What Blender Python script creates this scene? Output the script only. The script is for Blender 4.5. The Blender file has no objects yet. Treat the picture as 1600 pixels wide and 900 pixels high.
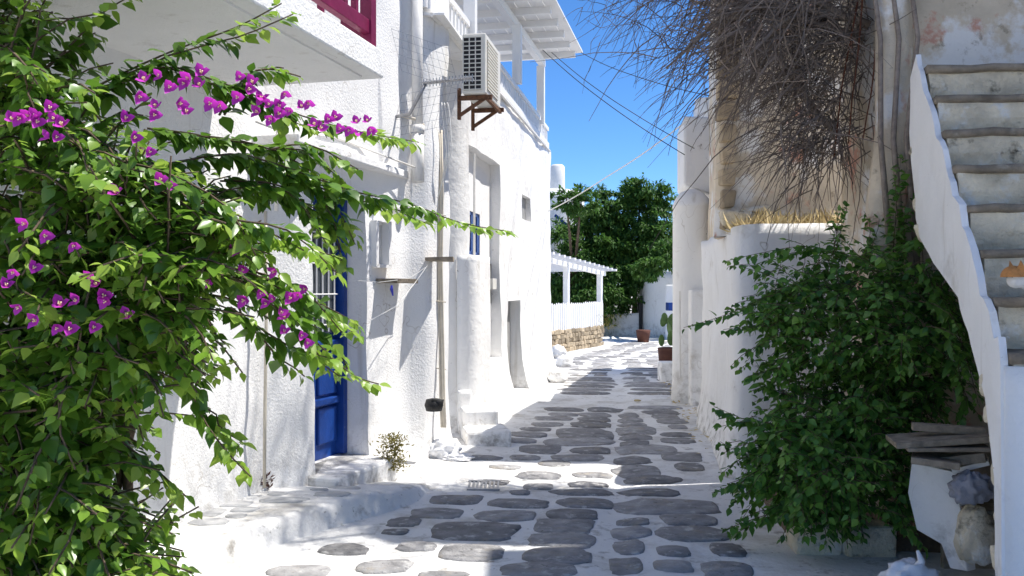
import bpy, bmesh, math, random
import numpy as np
from mathutils import Vector, Matrix, noise
random.seed(7); rng = np.random.default_rng(7)
scene = bpy.context.scene
C = scene.collection
# ---------------------------------------------------------------- camera, sky, sun, exposure
EYE = 1.6; F = 1400.0
cam = bpy.data.cameras.new('camera'); cam.sensor_width = 36; cam.lens = 36*F/1600
cam.clip_start = 0.05; cam.clip_end = 4000
camo = bpy.data.objects.new('camera', cam); C.objects.link(camo)
camo.location = (0, 0, EYE); camo.rotation_euler = (math.pi/2, 0, 0); scene.camera = camo
ELEV = math.radians(64); PHI = math.radians(9)          # sun from the right, a little beyond
sd = Vector((math.cos(ELEV)*math.cos(PHI), math.cos(ELEV)*math.sin(PHI), math.sin(ELEV)))
w = bpy.data.worlds.new('World'); scene.world = w; w.use_nodes = True
nt = w.node_tree; bg = nt.nodes['Background']
sky = nt.nodes.new('ShaderNodeTexSky'); sky.sky_type = 'NISHITA'; sky.sun_disc = False
sky.sun_elevation = ELEV; sky.sun_rotation = math.pi/2-PHI
sky.air_density = 0.75; sky.dust_density = 0.0; sky.ozone_density = 8.0; sky.altitude = 1200
hsv = nt.nodes.new('ShaderNodeHueSaturation'); hsv.inputs['Saturation'].default_value = 1.12
nt.links.new(sky.outputs[0], hsv.inputs['Color']); nt.links.new(hsv.outputs[0], bg.inputs[0]); bg.inputs[1].default_value = 0.15
sun = bpy.data.lights.new('sun', 'SUN'); sun.energy = 5; sun.angle = math.radians(0.5); sun.color = (1, .96, .9)
suno = bpy.data.objects.new('sun', sun); C.objects.link(suno)
suno.rotation_euler = sd.to_track_quat('Z', 'Y').to_euler(); suno.location = sd*40
scene.render.engine = 'CYCLES'
vs = scene.view_settings; vs.view_transform = 'Standard'; vs.look = 'None'; vs.gamma = 1; vs.use_curve_mapping = False
vs.exposure = 0.52
scene.cycles.max_bounces = 8; scene.cycles.diffuse_bounces = 5

# ---------------------------------------------------------------- materials
def mat(name, col, rough=.8, var=.0, scale=6, bump=0., bscale=30, dirt=None, dscale=3, dlo=.6, dhi=.7, spec=.3, island=None, trans=0, metal=0, detail=6, bdist=.02, objrand=0, base=None):
    m = bpy.data.materials.new(name); m.use_nodes = True; t = m.node_tree; n = t.nodes; L = t.links.new
    b = n['Principled BSDF']; b.inputs['Roughness'].default_value = rough; b.inputs['Specular IOR Level'].default_value = spec
    b.inputs['Metallic'].default_value = metal
    g = n.new('ShaderNodeNewGeometry'); pos = g.outputs['Position']
    def tex(s, d=detail, r=.6):
        x = n.new('ShaderNodeTexNoise'); x.inputs['Scale'].default_value = s; x.inputs['Detail'].default_value = d; x.inputs['Roughness'].default_value = r
        L(pos, x.inputs['Vector']); return x.outputs['Fac']
    def mixc(f, a, bb):
        x = n.new('ShaderNodeMix'); x.data_type = 'RGBA'
        if hasattr(f, 'is_linked'): L(f, x.inputs[0])
        else: x.inputs[0].default_value = f
        for s, v in ((6, a), (7, bb)):
            if hasattr(v, 'is_linked'): L(v, x.inputs[s])
            else: x.inputs[s].default_value = (*v, 1)
        return x.outputs[2]
    def ramp(f, lo, hi):
        x = n.new('ShaderNodeMapRange'); x.inputs[1].default_value = lo; x.inputs[2].default_value = hi; L(f, x.inputs[0]); return x.outputs[0]
    c = tuple(col)
    if var: c = mixc(ramp(tex(scale), .3, .7), tuple(v*(1-var) for v in col), tuple(min(1, v*(1+var)) for v in col))
    if island: c = mixc(g.outputs['Random Per Island'], c if not var else col, island)
    if objrand:
        oi = n.new('ShaderNodeObjectInfo'); hs = n.new('ShaderNodeHueSaturation')
        mr = n.new('ShaderNodeMapRange'); mr.inputs[3].default_value = 1-objrand; mr.inputs[4].default_value = 1+objrand
        L(oi.outputs['Random'], mr.inputs[0]); L(mr.outputs[0], hs.inputs['Value'])
        if hasattr(c, 'is_linked'): L(c, hs.inputs['Color'])
        else: hs.inputs['Color'].default_value = (*c, 1)
        c = hs.outputs[0]
    for dd in (dirt or []):
        dc, ds, lo, hi = dd
        c = mixc(ramp(tex(ds, 8, .65), lo, hi), c, dc)
    if base:      # splash dirt along the foot of walls
        sx = n.new('ShaderNodeSeparateXYZ'); L(pos, sx.inputs[0]); mz = n.new('ShaderNodeMapRange'); mz.inputs[1].default_value = .0; mz.inputs[2].default_value = .55; mz.inputs[3].default_value = 1; mz.inputs[4].default_value = 0; L(sx.outputs[2], mz.inputs[0])
        mm = n.new('ShaderNodeMath'); mm.operation = 'MULTIPLY'; L(mz.outputs[0], mm.inputs[0]); L(ramp(tex(7, 8, .7), .48, .66), mm.inputs[1]); c = mixc(mm.outputs[0], c, base)
        vo = n.new('ShaderNodeTexVoronoi'); vo.feature = 'DISTANCE_TO_EDGE'; vo.inputs['Scale'].default_value = 1.3
        wp = n.new('ShaderNodeTexNoise'); wp.inputs['Scale'].default_value = 3; L(pos, wp.inputs['Vector']); va = n.new('ShaderNodeVectorMath'); va.operation = 'ADD'; L(pos, va.inputs[0]); L(wp.outputs['Color'], va.inputs[1]); L(va.outputs[0], vo.inputs['Vector'])
        ck = n.new('ShaderNodeMapRange'); ck.inputs[1].default_value = .002; ck.inputs[2].default_value = .009; ck.inputs[3].default_value = 1; ck.inputs[4].default_value = 0; L(vo.outputs['Distance'], ck.inputs[0])
        m2 = n.new('ShaderNodeMath'); m2.operation = 'MULTIPLY'; L(ck.outputs[0], m2.inputs[0]); L(ramp(tex(1.1, 3), .52, .62), m2.inputs[1]); c = mixc(m2.outputs[0], c, (.58, .55, .51))
        mp = n.new('ShaderNodeMapping'); mp.inputs['Scale'].default_value = (9, 9, .7); L(pos, mp.inputs[0]); st = n.new('ShaderNodeTexNoise'); st.inputs['Scale'].default_value = 1; st.inputs['Detail'].default_value = 5; L(mp.outputs[0], st.inputs['Vector']); c = mixc(ramp(st.outputs['Fac'], .62, .85), c, (.55, .52, .47))
    if hasattr(c, 'is_linked'): L(c, b.inputs['Base Color'])
    else: b.inputs['Base Color'].default_value = (*c, 1)
    if bump:
        bp = n.new('ShaderNodeBump'); bp.inputs['Strength'].default_value = bump; bp.inputs['Distance'].default_value = bdist
        L(tex(bscale, 5, .6), bp.inputs['Height']); L(bp.outputs[0], b.inputs['Normal'])
    if trans:
        tr = n.new('ShaderNodeBsdfTranslucent')
        if hasattr(c, 'is_linked'):
            hs = n.new('ShaderNodeHueSaturation'); hs.inputs['Value'].default_value = 1.5; L(c, hs.inputs['Color']); L(hs.outputs[0], tr.inputs['Color'])
        else: tr.inputs['Color'].default_value = (*[min(1, v*1.5) for v in c], 1)
        ms = n.new('ShaderNodeMixShader'); ms.inputs[0].default_value = trans
        L(b.outputs[0], ms.inputs[1]); L(tr.outputs[0], ms.inputs[2]); L(ms.outputs[0], n['Material Output'].inputs['Surface'])
    return m
M = {}
M['plaster'] = mat('white_plaster', (.82, .81, .79), .85, .03, 3, .5, 14, [((.5, .46, .4), 2.3, .6, .8), ((.25, .22, .19), 11, .68, .75)], base=(.3, .28, .25))
M['stucco'] = mat('rough_white_stucco', (.82, .81, .79), .9, .03, 4, .45, 55, [((.5, .47, .42), 3, .62, .82)], bdist=.02, base=(.33, .31, .28))
M['smooth'] = mat('smooth_white_paint', (.8, .79, .77), .6, .03, 5, .15, 20, [((.5, .42, .33), 5, .7, .8)])
M['mortar'] = mat('whitewashed_mortar', (.76, .75, .73), .85, .06, 2.5, .6, 22, [((.45, .42, .37), 2.2, .5, .72), ((.3, .28, .25), 6, .57, .72), ((.2, .19, .17), 16, .62, .72)])
M['slate'] = mat('grey_slate_stone', (.26, .255, .255), .8, .35, 7, .8, 30, [((.33, .28, .21), 4, .55, .75), ((.6, .59, .57), 9, .56, .72), ((.07, .065, .06), 22, .62, .7)], objrand=.3)
M['slate_pale'] = mat('pale_painted_stone', (.42, .42, .42), .8, .15, 9, .4, 35, [((.7, .7, .68), 9, .6, .75)], objrand=.12)
M['cream'] = mat('peeling_cream_plaster', (.62, .53, .4), .9, .22, 2.2, .7, 18, [((.55, .3, .22), 3.1, .57, .64), ((.76, .74, .7), 2.3, .52, .6), ((.2, .16, .11), 6, .6, .72)])
M['stepstone'] = mat('weathered_step_stone', (.68, .6, .45), .9, .25, 5, .9, 16, [((.74, .72, .66), 4, .54, .62), ((.1, .085, .06), 6, .58, .7), ((.45, .28, .13), 3.4, .66, .8)], bdist=.04)
M['tread'] = mat('shade_dark_stone', (.24, .2, .15), .9, .4, 8, .9, 22, [((.4, .37, .3), 6, .6, .75)])  # treads coloured dark to paint in the shadow strips between risers
M['rubble'] = mat('tan_rubble_stone', (.38, .3, .2), .9, .3, 8, .8, 20, objrand=.35)
M['blue'] = mat('blue_paint', (.01, .05, .24), .4, .15, 5, .15, 30, [((.12, .18, .4), 14, .68, .75)])
M['purple'] = mat('plum_paint', (.17, .012, .055), .45, .15, 8, .1, 30)
M['dark'] = mat('dark_interior', (.02, .02, .022), .6)
M['glass'] = mat('window_glass', (.05, .06, .07), .08, spec=.6)
M['greyboard'] = mat('grey_shutter_board', (.3, .3, .29), .7, .15, 6, .2, 40)
M['metal'] = mat('galvanised_metal', (.35, .35, .36), .45, .2, 20, metal=.7)
M['acw'] = mat('off_white_casing', (.68, .66, .6), .5, .06, 6, .05, 30, [((.35, .17, .06), 8, .68, .76)])
M['rust'] = mat('rusty_iron', (.14, .07, .04), .9, .5, 25, .4, 50)
M['pipe'] = mat('beige_pipe', (.6, .54, .44), .6, .15, 8)
M['pipew'] = mat('white_pipe', (.74, .72, .68), .6, .08, 8, .2, 30)
M['cable'] = mat('black_cable', (.02, .02, .02), .6)
M['string'] = mat('white_cord', (.75, .74, .7), .8)
M['wood'] = mat('weathered_grey_wood', (.24, .2, .15), .85, .4, 14, .5, 40, objrand=.25)
M['twig'] = mat('dead_twig_bark', (.1, .078, .062), .9, .35, 20, island=(.25, .2, .165))
M['branch'] = mat('dry_grey_branch', (.27, .22, .18), .9, .3, 20, .4, 60)
M['redtwig'] = mat('rusty_red_twig', (.12, .045, .025), .9, .3, 20)
M['leaf'] = mat('bougainvillea_leaf', (.045, .115, .012), .33, island=(.15, .28, .03), trans=.35, spec=.5)
M['leafyoung'] = mat('young_bougainvillea_leaf', (.17, .31, .03), .36, island=(.28, .39, .06), trans=.4, spec=.5)
M['ivy'] = mat('climber_leaf', (.04, .115, .02), .4, island=(.15, .3, .045), trans=.25, spec=.4)
M['treeleaf'] = mat('tree_leaf', (.03, .085, .015), .6, island=(.09, .18, .03), trans=.3)
M['bract'] = mat('magenta_bract', (.34, .015, .3), .6, island=(.56, .06, .52), trans=.4)
M['floret'] = mat('cream_floret', (.75, .65, .35), .7)
M['bark'] = mat('brown_bark', (.12, .085, .055), .9, .4, 15, .6, 40)
M['drygrass'] = mat('dry_grass', (.42, .33, .16), .9, island=(.6, .5, .3), trans=.2)
M['weed'] = mat('weed', (.2, .17, .05), .9, island=(.3, .26, .08), trans=.2)
M['terracotta'] = mat('terracotta', (.11, .045, .03), .8, .2, 8, .2, 30)
M['cactus'] = mat('cactus_green', (.1, .17, .05), .6, .25, 8)
M['bag'] = mat('white_plastic', (.75, .75, .76), .35, .03, 6, .5, 14)
M['bagblue'] = mat('blue_print', (.04, .05, .4), .4)
M['cloth'] = mat('grey_cloth', (.3, .3, .33), .9, .2, 10, .4, 30)
M['catw'] = mat('cat_white_fur', (.72, .68, .62), .9, .05, 30, .4, 120)
M['cato'] = mat('cat_orange_fur', (.5, .22, .07), .9, .25, 40, .4, 120)
M['ground'] = mat('pale_earth', (.5, .47, .42), .95, .15, .5, .3, 5)

# ---------------------------------------------------------------- helpers
def P(x, y, d): return Vector(((x-800)/F*d, d, EYE-(y-450)/F*d))
def G(x, y, z=0.): d = (EYE-z)*F/(y-450); return Vector(((x-800)/F*d, d, z))
class MB:
    def __init__(s): s.v = []; s.f = []
    def add(s, v, f): o = len(s.v); s.v += [tuple(p) for p in v]; s.f += [tuple(i+o for i in q) for q in f]; return s
    def box(s, c, size, ax=None, jit=0):
        c = Vector(c); ax = ax or (Vector((1, 0, 0)), Vector((0, 1, 0)), Vector((0, 0, 1)))
        v = []
        for k in (-1, 1):
            for j in (-1, 1):
                for i in (-1, 1):
                    p = c+ax[0]*i*size[0]/2+ax[1]*j*size[1]/2+ax[2]*k*size[2]/2
                    if jit: p += Vector((random.uniform(-jit, jit), random.uniform(-jit, jit), random.uniform(-jit, jit)))
                    v.append(p)
        return s.add(v, [(0, 2, 3, 1), (4, 5, 7, 6), (0, 1, 5, 4), (2, 6, 7, 3), (0, 4, 6, 2), (1, 3, 7, 5)])
    def bar(s, a, b, w, h, up=Vector((0, 0, 1))):
        a = Vector(a); b = Vector(b); d = (b-a); l = d.length; d.normalize()
        x = d.cross(up); x = x.normalized() if x.length > 1e-4 else Vector((1, 0, 0)); z = x.cross(d)
        return s.box((a+b)/2, (l, w, h), (d, x, z))
    def tube(s, pts, r, n=6, caps=True):
        pts = [Vector(p) for p in pts]; k = len(pts); rs = r if hasattr(r, '__len__') else [r]*k
        v = []; prev = None
        for i, p in enumerate(pts):
            d = (pts[min(i+1, k-1)]-pts[max(i-1, 0)]).normalized()
            if prev is None: x = d.orthogonal().normalized()
            else:
                x = prev-d*prev.dot(d); x = x.normalized() if x.length > 1e-5 else d.orthogonal().normalized()
            prev = x; y = d.cross(x)
            for j in range(n):
                a = 2*math.pi*j/n; v.append(p+(x*math.cos(a)+y*math.sin(a))*rs[i])
        f = [(i*n+j, i*n+(j+1) % n, (i+1)*n+(j+1) % n, (i+1)*n+j) for i in range(k-1) for j in range(n)]
        if caps: f += [tuple(range(n-1, -1, -1)), tuple((k-1)*n+j for j in range(n))]
        return s.add(v, f)
    def prism(s, pts, off):   # polygon pts swept by vector off
        n = len(pts); pts = [Vector(p) for p in pts]; off = Vector(off)
        return s.add(pts+[p+off for p in pts], [tuple(range(n)), tuple(range(2*n-1, n-1, -1))]+[(i, i+n, (i+1) % n+n, (i+1) % n) for i in range(n)])
    def lathe(s, c, prof, n=20):
        c = Vector(c); v = []; k = len(prof)
        for r, z in prof:
            for j in range(n): a = 2*math.pi*j/n; v.append(c+Vector((r*math.cos(a), r*math.sin(a), z)))
        f = [(i*n+j, i*n+(j+1) % n, (i+1)*n+(j+1) % n, (i+1)*n+j) for i in range(k-1) for j in range(n)]
        f += [tuple(range(n-1, -1, -1)), tuple((k-1)*n+j for j in range(n))]
        return s.add(v, f)
    def mesh(s, name, m, smooth=False, fix=True):
        me = bpy.data.meshes.new(name); me.from_pydata(s.v, [], s.f)
        if fix:
            bm = bmesh.new(); bm.from_mesh(me); bmesh.ops.recalc_face_normals(bm, faces=bm.faces); bm.to_mesh(me); bm.free()
        if smooth: me.polygons.foreach_set('use_smooth', [True]*len(me.polygons))
        if m: me.materials.append(M[m] if isinstance(m, str) else m)
        me.update(); return me
    def build(s, name, m, parent=None, smooth=False, bevel=0, **k):
        return link(name, s.mesh(name, m, smooth), parent, bevel, **k)
def tag(o, label=None, cat=None, group=None, kind=None):
    if label: o['label'] = label
    if cat: o['category'] = cat
    if group: o['group'] = group
    if kind: o['kind'] = kind
    return o
def setparent(o, p):
    o.parent = p; o.matrix_parent_inverse = p.matrix_basis.inverted()
def link(name, me, parent=None, bevel=0, label=None, cat=None, group=None, kind=None):
    o = bpy.data.objects.new(name, me); C.objects.link(o)
    if parent: setparent(o, parent)
    elif len(me.vertices) and kind != 'structure':
        a = np.empty(len(me.vertices)*3); me.vertices.foreach_get('co', a); a = a.reshape(-1, 3)
        c = np.array([(a[:, 0].min()+a[:, 0].max())/2, (a[:, 1].min()+a[:, 1].max())/2, a[:, 2].min()])
        me.vertices.foreach_set('co', (a-c).ravel()); me.update(); o.location = c
    if bevel:
        b = o.modifiers.new('bevel', 'BEVEL'); b.width = bevel; b.segments = 2; b.limit_method = 'ANGLE'
    return tag(o, label, cat, group, kind)
def thing(name, loc, label, cat, group=None):
    o = bpy.data.objects.new(name, None); C.objects.link(o); o.location = loc; o.empty_display_size = .1
    return tag(o, label, cat, group)
def nz(p, s, seed=0): return noise.noise(Vector(p)*s+Vector((seed*7.1, seed*3.3, 0)))
def resample(pts, step):
    out = []
    for a, b in zip(pts[:-1], pts[1:]):
        a = Vector(a); b = Vector(b); n = max(1, int((b-a).length/step))
        out += [a.lerp(b, i/n) for i in range(n)]
    return out+[Vector(pts[-1])]
def wall_mesh(pts, z0, z1, thick, step=.12, amp=.02, flare=0, fl=.25, m='plaster', round_=1, top=None, seed=0):
    """closed wall: front follows the plan polyline pts, hand-plastered unevenness; street side is to the right of pts' direction"""
    pl = resample([(p[0], p[1], 0) for p in pts], step)
    for _ in range(round_): pl = [pl[0]]+[(pl[i-1]+pl[i]*2+pl[i+1])/4 for i in range(1, len(pl)-1)]+[pl[-1]]
    n = len(pl); nr = []
    for i in range(n):
        d = pl[min(i+1, n-1)]-pl[max(i-1, 0)]; nr.append(Vector((d.y, -d.x, 0)).normalized())
    nzs = max(2, int((z1-z0)/step)+1); mb = MB(); v = []
    for side in (0, 1):
        for k in range(nzs):
            for i in range(n):
                zt = z1 if top is None else top(pl[i]); z = z0+(zt-z0)*k/(nzs-1); p = pl[i].copy(); p.z = z
                if side == 0: p += nr[i]*(amp*(nz(p, 1.3, seed)+.5*nz(p, 3.5, seed))+flare*math.exp(-(z-z0)/fl))
                else: p -= nr[i]*thick
                if k == nzs-1: p.z += amp*.7*nz(p, 2, 5)
                v.append(p)
    S = n*nzs; f = []
    for k in range(nzs-1):
        for i in range(n-1):
            a = k*n+i; f.append((a, a+1, a+n+1, a+n)); f.append((S+a, S+a+n, S+a+n+1, S+a+1))
    for i in range(n-1):
        f.append((i, S+i, S+i+1, i+1)); a = (nzs-1)*n+i; f.append((a, a+1, S+a+1, S+a))
    for k in range(nzs-1):
        a = k*n; f.append((a, a+n, S+a+n, S+a)); a = k*n+n-1; f.append((a, S+a, S+a+n, a+n))
    mb.add(v, f); return mb.mesh('wall', m, True)
def cut(me, cutters):
    o = bpy.data.objects.new('tmp', me); C.objects.link(o); cs = []
    for cm in cutters:
        c = bpy.data.objects.new('cut', cm.mesh('cut', None)); C.objects.link(c); cs.append(c)
        b = o.modifiers.new('b', 'BOOLEAN'); b.operation = 'DIFFERENCE'; b.object = c; b.solver = 'EXACT'
    dg = bpy.context.evaluated_depsgraph_get(); r = bpy.data.meshes.new_from_object(o.evaluated_get(dg))
    for c in cs+[o]: bpy.data.objects.remove(c)
    r.polygons.foreach_set('use_smooth', [True]*len(r.polygons))
    if hasattr(r, 'set_sharp_from_angle'): r.set_sharp_from_angle(angle=math.radians(40))
    return r
class Plane:   # vertical plane through plan points A,B ; outward = street side
    def __init__(s, A, B):
        s.A = Vector((A[0], A[1], 0)); s.d = (Vector((B[0], B[1], 0))-s.A).normalized(); s.n = Vector((s.d.y, -s.d.x, 0)); s.u = Vector((0, 0, 1))
    def at(s, x, y):
        r = (x-800)/F; # (A+t d).x = r*(A+t d).y
        t = (r*s.A.y-s.A.x)/(s.d.x-r*s.d.y); p = s.A+s.d*t; p.z = EYE-(y-450)/F*p.y; return p
    def box(s, mb, a, b, out, depth):   # rectangle between points a and b on the plane, from out in front back to depth behind
        a = Vector(a); b = Vector(b); t0 = (a-s.A).dot(s.d); t1 = (b-s.A).dot(s.d)
        c = s.A+s.d*(t0+t1)/2+s.n*(out-depth)/2; c.z = (a.z+b.z)/2
        return mb.box(c, (abs(t1-t0), out+depth, abs(a.z-b.z)), (s.d, s.n, s.u))

# ---------------------------------------------------------------- ground and street
def sheet(name, x0, x1, y0, y1, step, zf, m):
    nx = int((x1-x0)/step)+1; ny = int((y1-y0)/step)+1; mb = MB()
    mb.add([(x0+(x1-x0)*i/(nx-1), y0+(y1-y0)*j/(ny-1), zf(x0+(x1-x0)*i/(nx-1), y0+(y1-y0)*j/(ny-1))) for j in range(ny) for i in range(nx)],
           [(j*nx+i, j*nx+i+1, (j+1)*nx+i+1, (j+1)*nx+i) for j in range(ny-1) for i in range(nx-1)])
    return mb.build(name, m, None, True, kind='structure')
g = MB(); g.add([(-900, -900, -.06), (900, -900, -.06), (900, 900, -.06), (-900, 900, -.06)], [(0, 1, 2, 3)]).build('ground', 'ground', kind='structure')
def gutter(x, y): v = (x-.12*y)*.993; return v
def SZ(x, y): return (.012*nz((x, y, 0), 1.1)+.006*nz((x, y, 0), 4)-.018*math.exp(-(gutter(x, y)/.09)**2)+(.05*max(0, abs(gutter(x, y)-.0)-.95) if 7.6 < y < 18 else 0))
street = sheet('street', -6, 9, -5, 40, .12, SZ, 'mortar')
def stone(cx, cy, hw, hd, parent, m, z=None, ang=0, n=22, h=.011):
    zf = SZ if z is None else (lambda x, y: z)
    pts = []; e = random.uniform(.55, .75); ph = random.uniform(0, 9)
    for i in range(n):
        a = 2*math.pi*i/n; c, s = math.cos(a), math.sin(a)
        r = 1+.2*noise.noise(Vector((c*1.3+ph, s*1.3, ph)))+.12*noise.noise(Vector((c*4+ph, s*4, ph)))
        x = math.copysign(abs(c)**e, c)*hw*r; y = math.copysign(abs(s)**e, s)*hd*r
        pts.append((x*math.cos(ang)-y*math.sin(ang), x*math.sin(ang)+y*math.cos(ang)))
    mb = MB(); v = [(cx+x*1.02, cy+y*1.02, zf(cx+x, cy+y)-.03) for x, y in pts]+[(cx+x, cy+y, zf(cx+x, cy+y)+h*.3) for x, y in pts]+[(cx+x*.9, cy+y*.9, zf(cx+x*.9, cy+y*.9)+h) for x, y in pts]+[(cx, cy, zf(cx, cy)+h*1.2)]
    f = [(i, (i+1) % n, n+(i+1) % n, n+i) for i in range(n)]+[(n+i, n+(i+1) % n, 2*n+(i+1) % n, 2*n+i) for i in range(n)]+[(2*n+i, 2*n+(i+1) % n, 3*n) for i in range(n)]
    mb.add(v, f); return mb.build('stone', m, parent, True)
Z6 = """420,670,350,75 820,645,260,60 820,710,290,60 395,772,260,70 795,785,290,75 560,600,240,40 860,595,210,40 620,548,260,34 1135,623,140,22 1120,668,165,45 1110,735,130,55 1098,822,135,70
1320,763,140,42 1320,832,165,45 1400,680,290,62 1385,618,240,45 1290,560,430,58 1560,755,140,55 1570,850,220,60 1215,437,240,32 1150,395,200,46 1215,497,260,30 910,497,260,25 920,545,240,36 930,460,190,22 955,413,170,20
705,415,190,30 700,467,125,27 505,450,125,18 620,497,90,18 550,380,150,17 880,335,240,26 780,362,130,20 640,337,125,20 455,343,140,16 710,298,190,33 945,303,160,25 885,265,280,30 910,228,230,44 655,232,170,20 625,262,125,20
1190,300,250,38 1140,270,130,22 1145,243,145,20 1155,212,175,34 1130,347,160,32 1355,332,180,38 1390,380,120,32 1335,260,140,22 1330,233,130,16 1340,196,80,15 1310,170,130,22 1280,150,110,20 1130,186,125,17 1120,163,110,20 1110,140,85,18
940,188,185,22 955,163,150,20 740,187,130,15 780,160,170,15 690,208,130,13 960,140,150,17 820,140,120,14 815,118,160,15 1005,117,140,16 1265,130,150,17 1230,110,220,13 700,852,330,60 270,872,220,25 90,632,150,35 50,678,120,20 150,742,170,35 60,825,120,40 240,590,240,40 330,530,230,34"""
for tkn in Z6.split():
    x, y, ww, hh = map(float, tkn.split(','))
    x = 600+x/2.909; y = 600+y/2.909; ww /= 2.909; hh /= 2.909
    a = G(x, y+hh/2); b = G(x, y-hh/2); c = G(x, y); c.y = (a.y+b.y)/2
    stone(c.x, c.y, ww/2/F*c.y*1.1, (b.y-a.y)/2*1.15, street, 'slate', ang=random.uniform(-.06, .06)-.05)
for x, y, ww, hh in ((539, 860, 80, 16), (600, 886, 82, 20), (466, 895, 100, 18), (420, 930, 90, 30), (560, 935, 110, 34), (700, 950, 120, 36), (850, 960, 110, 40), (1000, 950, 120, 40), (1130, 940, 120, 30)):
    a = G(x, y+hh/2); b = G(x, y-hh/2); stone((x-800)/F*(a.y+b.y)/2, (a.y+b.y)/2, ww/2/F*a.y, (b.y-a.y)/2, street, 'slate')
yy = 13.6
while yy < 27:        # rows further up the lane
    bend = max(0, yy-20)*.25
    for v0, v1 in ((-.95, -.12), (.14, .92)) if yy < 17.5 else ((-1.3, -.7), (-.6, -.1), (.1, .9), (1.0, 1.6)):
        a, b = v0+random.uniform(-.1, .1), v1+random.uniform(-.12, .08)
        if random.random() < .3 and b-a > .6:
            mth = (a+b)/2+random.uniform(-.1, .1); segs = ((a, mth-.06), (mth+.06, b))
        else: segs = ((a, b),)
        for p, q in segs: stone(.12*yy+(p+q)/2+bend, yy+random.uniform(-.05, .05), (q-p)/2, random.uniform(.15, .2), street, 'slate', ang=-.12)
    yy += random.uniform(.42, .52)
# raised white platform on the left
edge = [G(180, 985), G(300, 905), G(400, 862), G(520, 822), G(610, 797), G(648, 782), G(668, 762)]
edge = [Vector((-2.6, 2.5, 0)), Vector((-2.3, 4.0, 0))]+edge[1:]
mb = MB(); n = len(edge); pf = resample(edge, .06)
for _ in range(3): pf = [pf[0]]+[(pf[i-1]+pf[i]*2+pf[i+1])/4 for i in range(1, len(pf)-1)]+[pf[-1]]
prof = [(.05, -.02), (.02, .02), (.0, .09), (-.015, .135), (-.05, .155), (-.12, .16), (-.6, .165), (-1.5, .19), (-2.5, .2)]
v = []
for i, p in enumerate(pf):
    d = (pf[min(i+1, len(pf)-1)]-pf[max(i-1, 0)]).normalized(); nr = Vector((d.y, -d.x, 0)); t = i/(len(pf)-1)
    hs = min(1, (1-t)*4+.25)
    for o, z in prof:
        q = p+(nr if o > -.2 else Vector((1, -.25, 0)))*(o+(.012*nz((p.x*5, p.y*5, z*9), 1.0) if o > -.1 else 0)); q.z = z*(hs if z > .03 else 1); v.append(q)
k = len(prof); mb.add(v, [(i*k+j, i*k+j+1, (i+1)*k+j+1, (i+1)*k+j) for i in range(len(pf)-1) for j in range(k-1)])
from mathutils.bvhtree import BVHTree
pbv = BVHTree.FromPolygons([Vector(q) for q in mb.v], mb.f)
platform = mb.build('raised_pavement', 'mortar', None, True, kind='structure')
Z5 = """1085,350,170,18 955,370,90,10 1020,392,195,22 1240,362,100,14 1030,430,140,22 1310,332,125,14 1400,307,180,18 780,424,230,26 745,395,95,12 500,443,260,30 360,487,270,40 580,472,125,24 540,503,100,20 410,532,200,34 790,477,230,24 735,506,210,18 640,540,235,38 410,588,260,60 200,530,110,40 200,600,160,50"""
for tkn in Z5.split():
    x, y, ww, hh = map(float, tkn.split(',')); x = 200+x/3.2; y = 650+y/3.2; ww /= 3.2; hh /= 3.2; zz = .16
    a = G(x, y+hh/2, zz); b = G(x, y-hh/2, zz); cy = (a.y+b.y)/2
    hit = pbv.ray_cast(Vector(((x-800)/F*cy, cy, 2)), Vector((0, 0, -1)))[0]
    hf = pbv.ray_cast(Vector(((x+ww*.3-800)/F*cy, a.y-.04, 2)), Vector((0, 0, -1)))[0]
    if hit and hf and min(hit.z, hf.z) > .11: stone(hit.x, cy, ww/2/F*cy, (b.y-a.y)/2, platform, 'slate_pale', z=hit.z+.001, h=.006)
mb = MB()    # iron drain grate in the lane
c = G(755, 767); mb.box((c.x, c.y, .008), (.26, .03, .02)).box((c.x, c.y+.3, .008), (.26, .03, .02))
for i in range(8): mb.box((c.x-.115+.033*i, c.y+.15, .008), (.014, .28, .018))
mb.build('drain_grate', 'metal', None, label='small dark slotted drain grate set in the white lane', cat='drain')

# ---------------------------------------------------------------- left house with the blue door and balcony
pts1 = [(-3.1, 1.2), (-2.65, 3.0), (-1.96, 5.85), (-1.77, 6.42), (-1.55, 6.6), (-1.21, 7.53), (-.945, 8.26), (-.79, 8.20), (-.67, 8.53), (-.6, 8.72), (-.66, 8.98), (-1.1, 9.3)]
P1 = Plane((-1.55, 6.6), (-1.21, 7.53)); PL = Plane((-1.96, 5.85), (-1.77, 6.42))
doorA = Vector((-1.50, 6.74, .2)); doorB = Vector((-1.215, 7.51, 2.36))
h1 = thing('house', (-1.8, 6.5, 0), 'white stucco house with plum balcony railing and recessed blue door', 'house')
me = wall_mesh(pts1, -.05, 6.6, 1.2, .11, .03, .1, .22, 'stucco')
cm = MB(); P1.box(cm, doorA, doorB, .6, .32)
cm2 = MB(); a = P1.at(583, 350); b = P1.at(601, 413); P1.box(cm2, a, b, .3, .1)
me = cut(me, [cm, cm2]); link('wall', me, h1)
mb = MB(); P1.box(mb, a, b, -.07, .09); mb.build('window', 'greyboard', h1)
mb = MB()
for (p, q) in ((P1.at(580, 346), P1.at(584, 416)), (P1.at(600, 346), P1.at(604, 416)), (P1.at(581, 413), P1.at(604, 419)), (P1.at(581, 344), P1.at(604, 349))): P1.box(mb, p, q, .05, .02)
mb.build('window_frame', 'smooth', h1)
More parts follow.
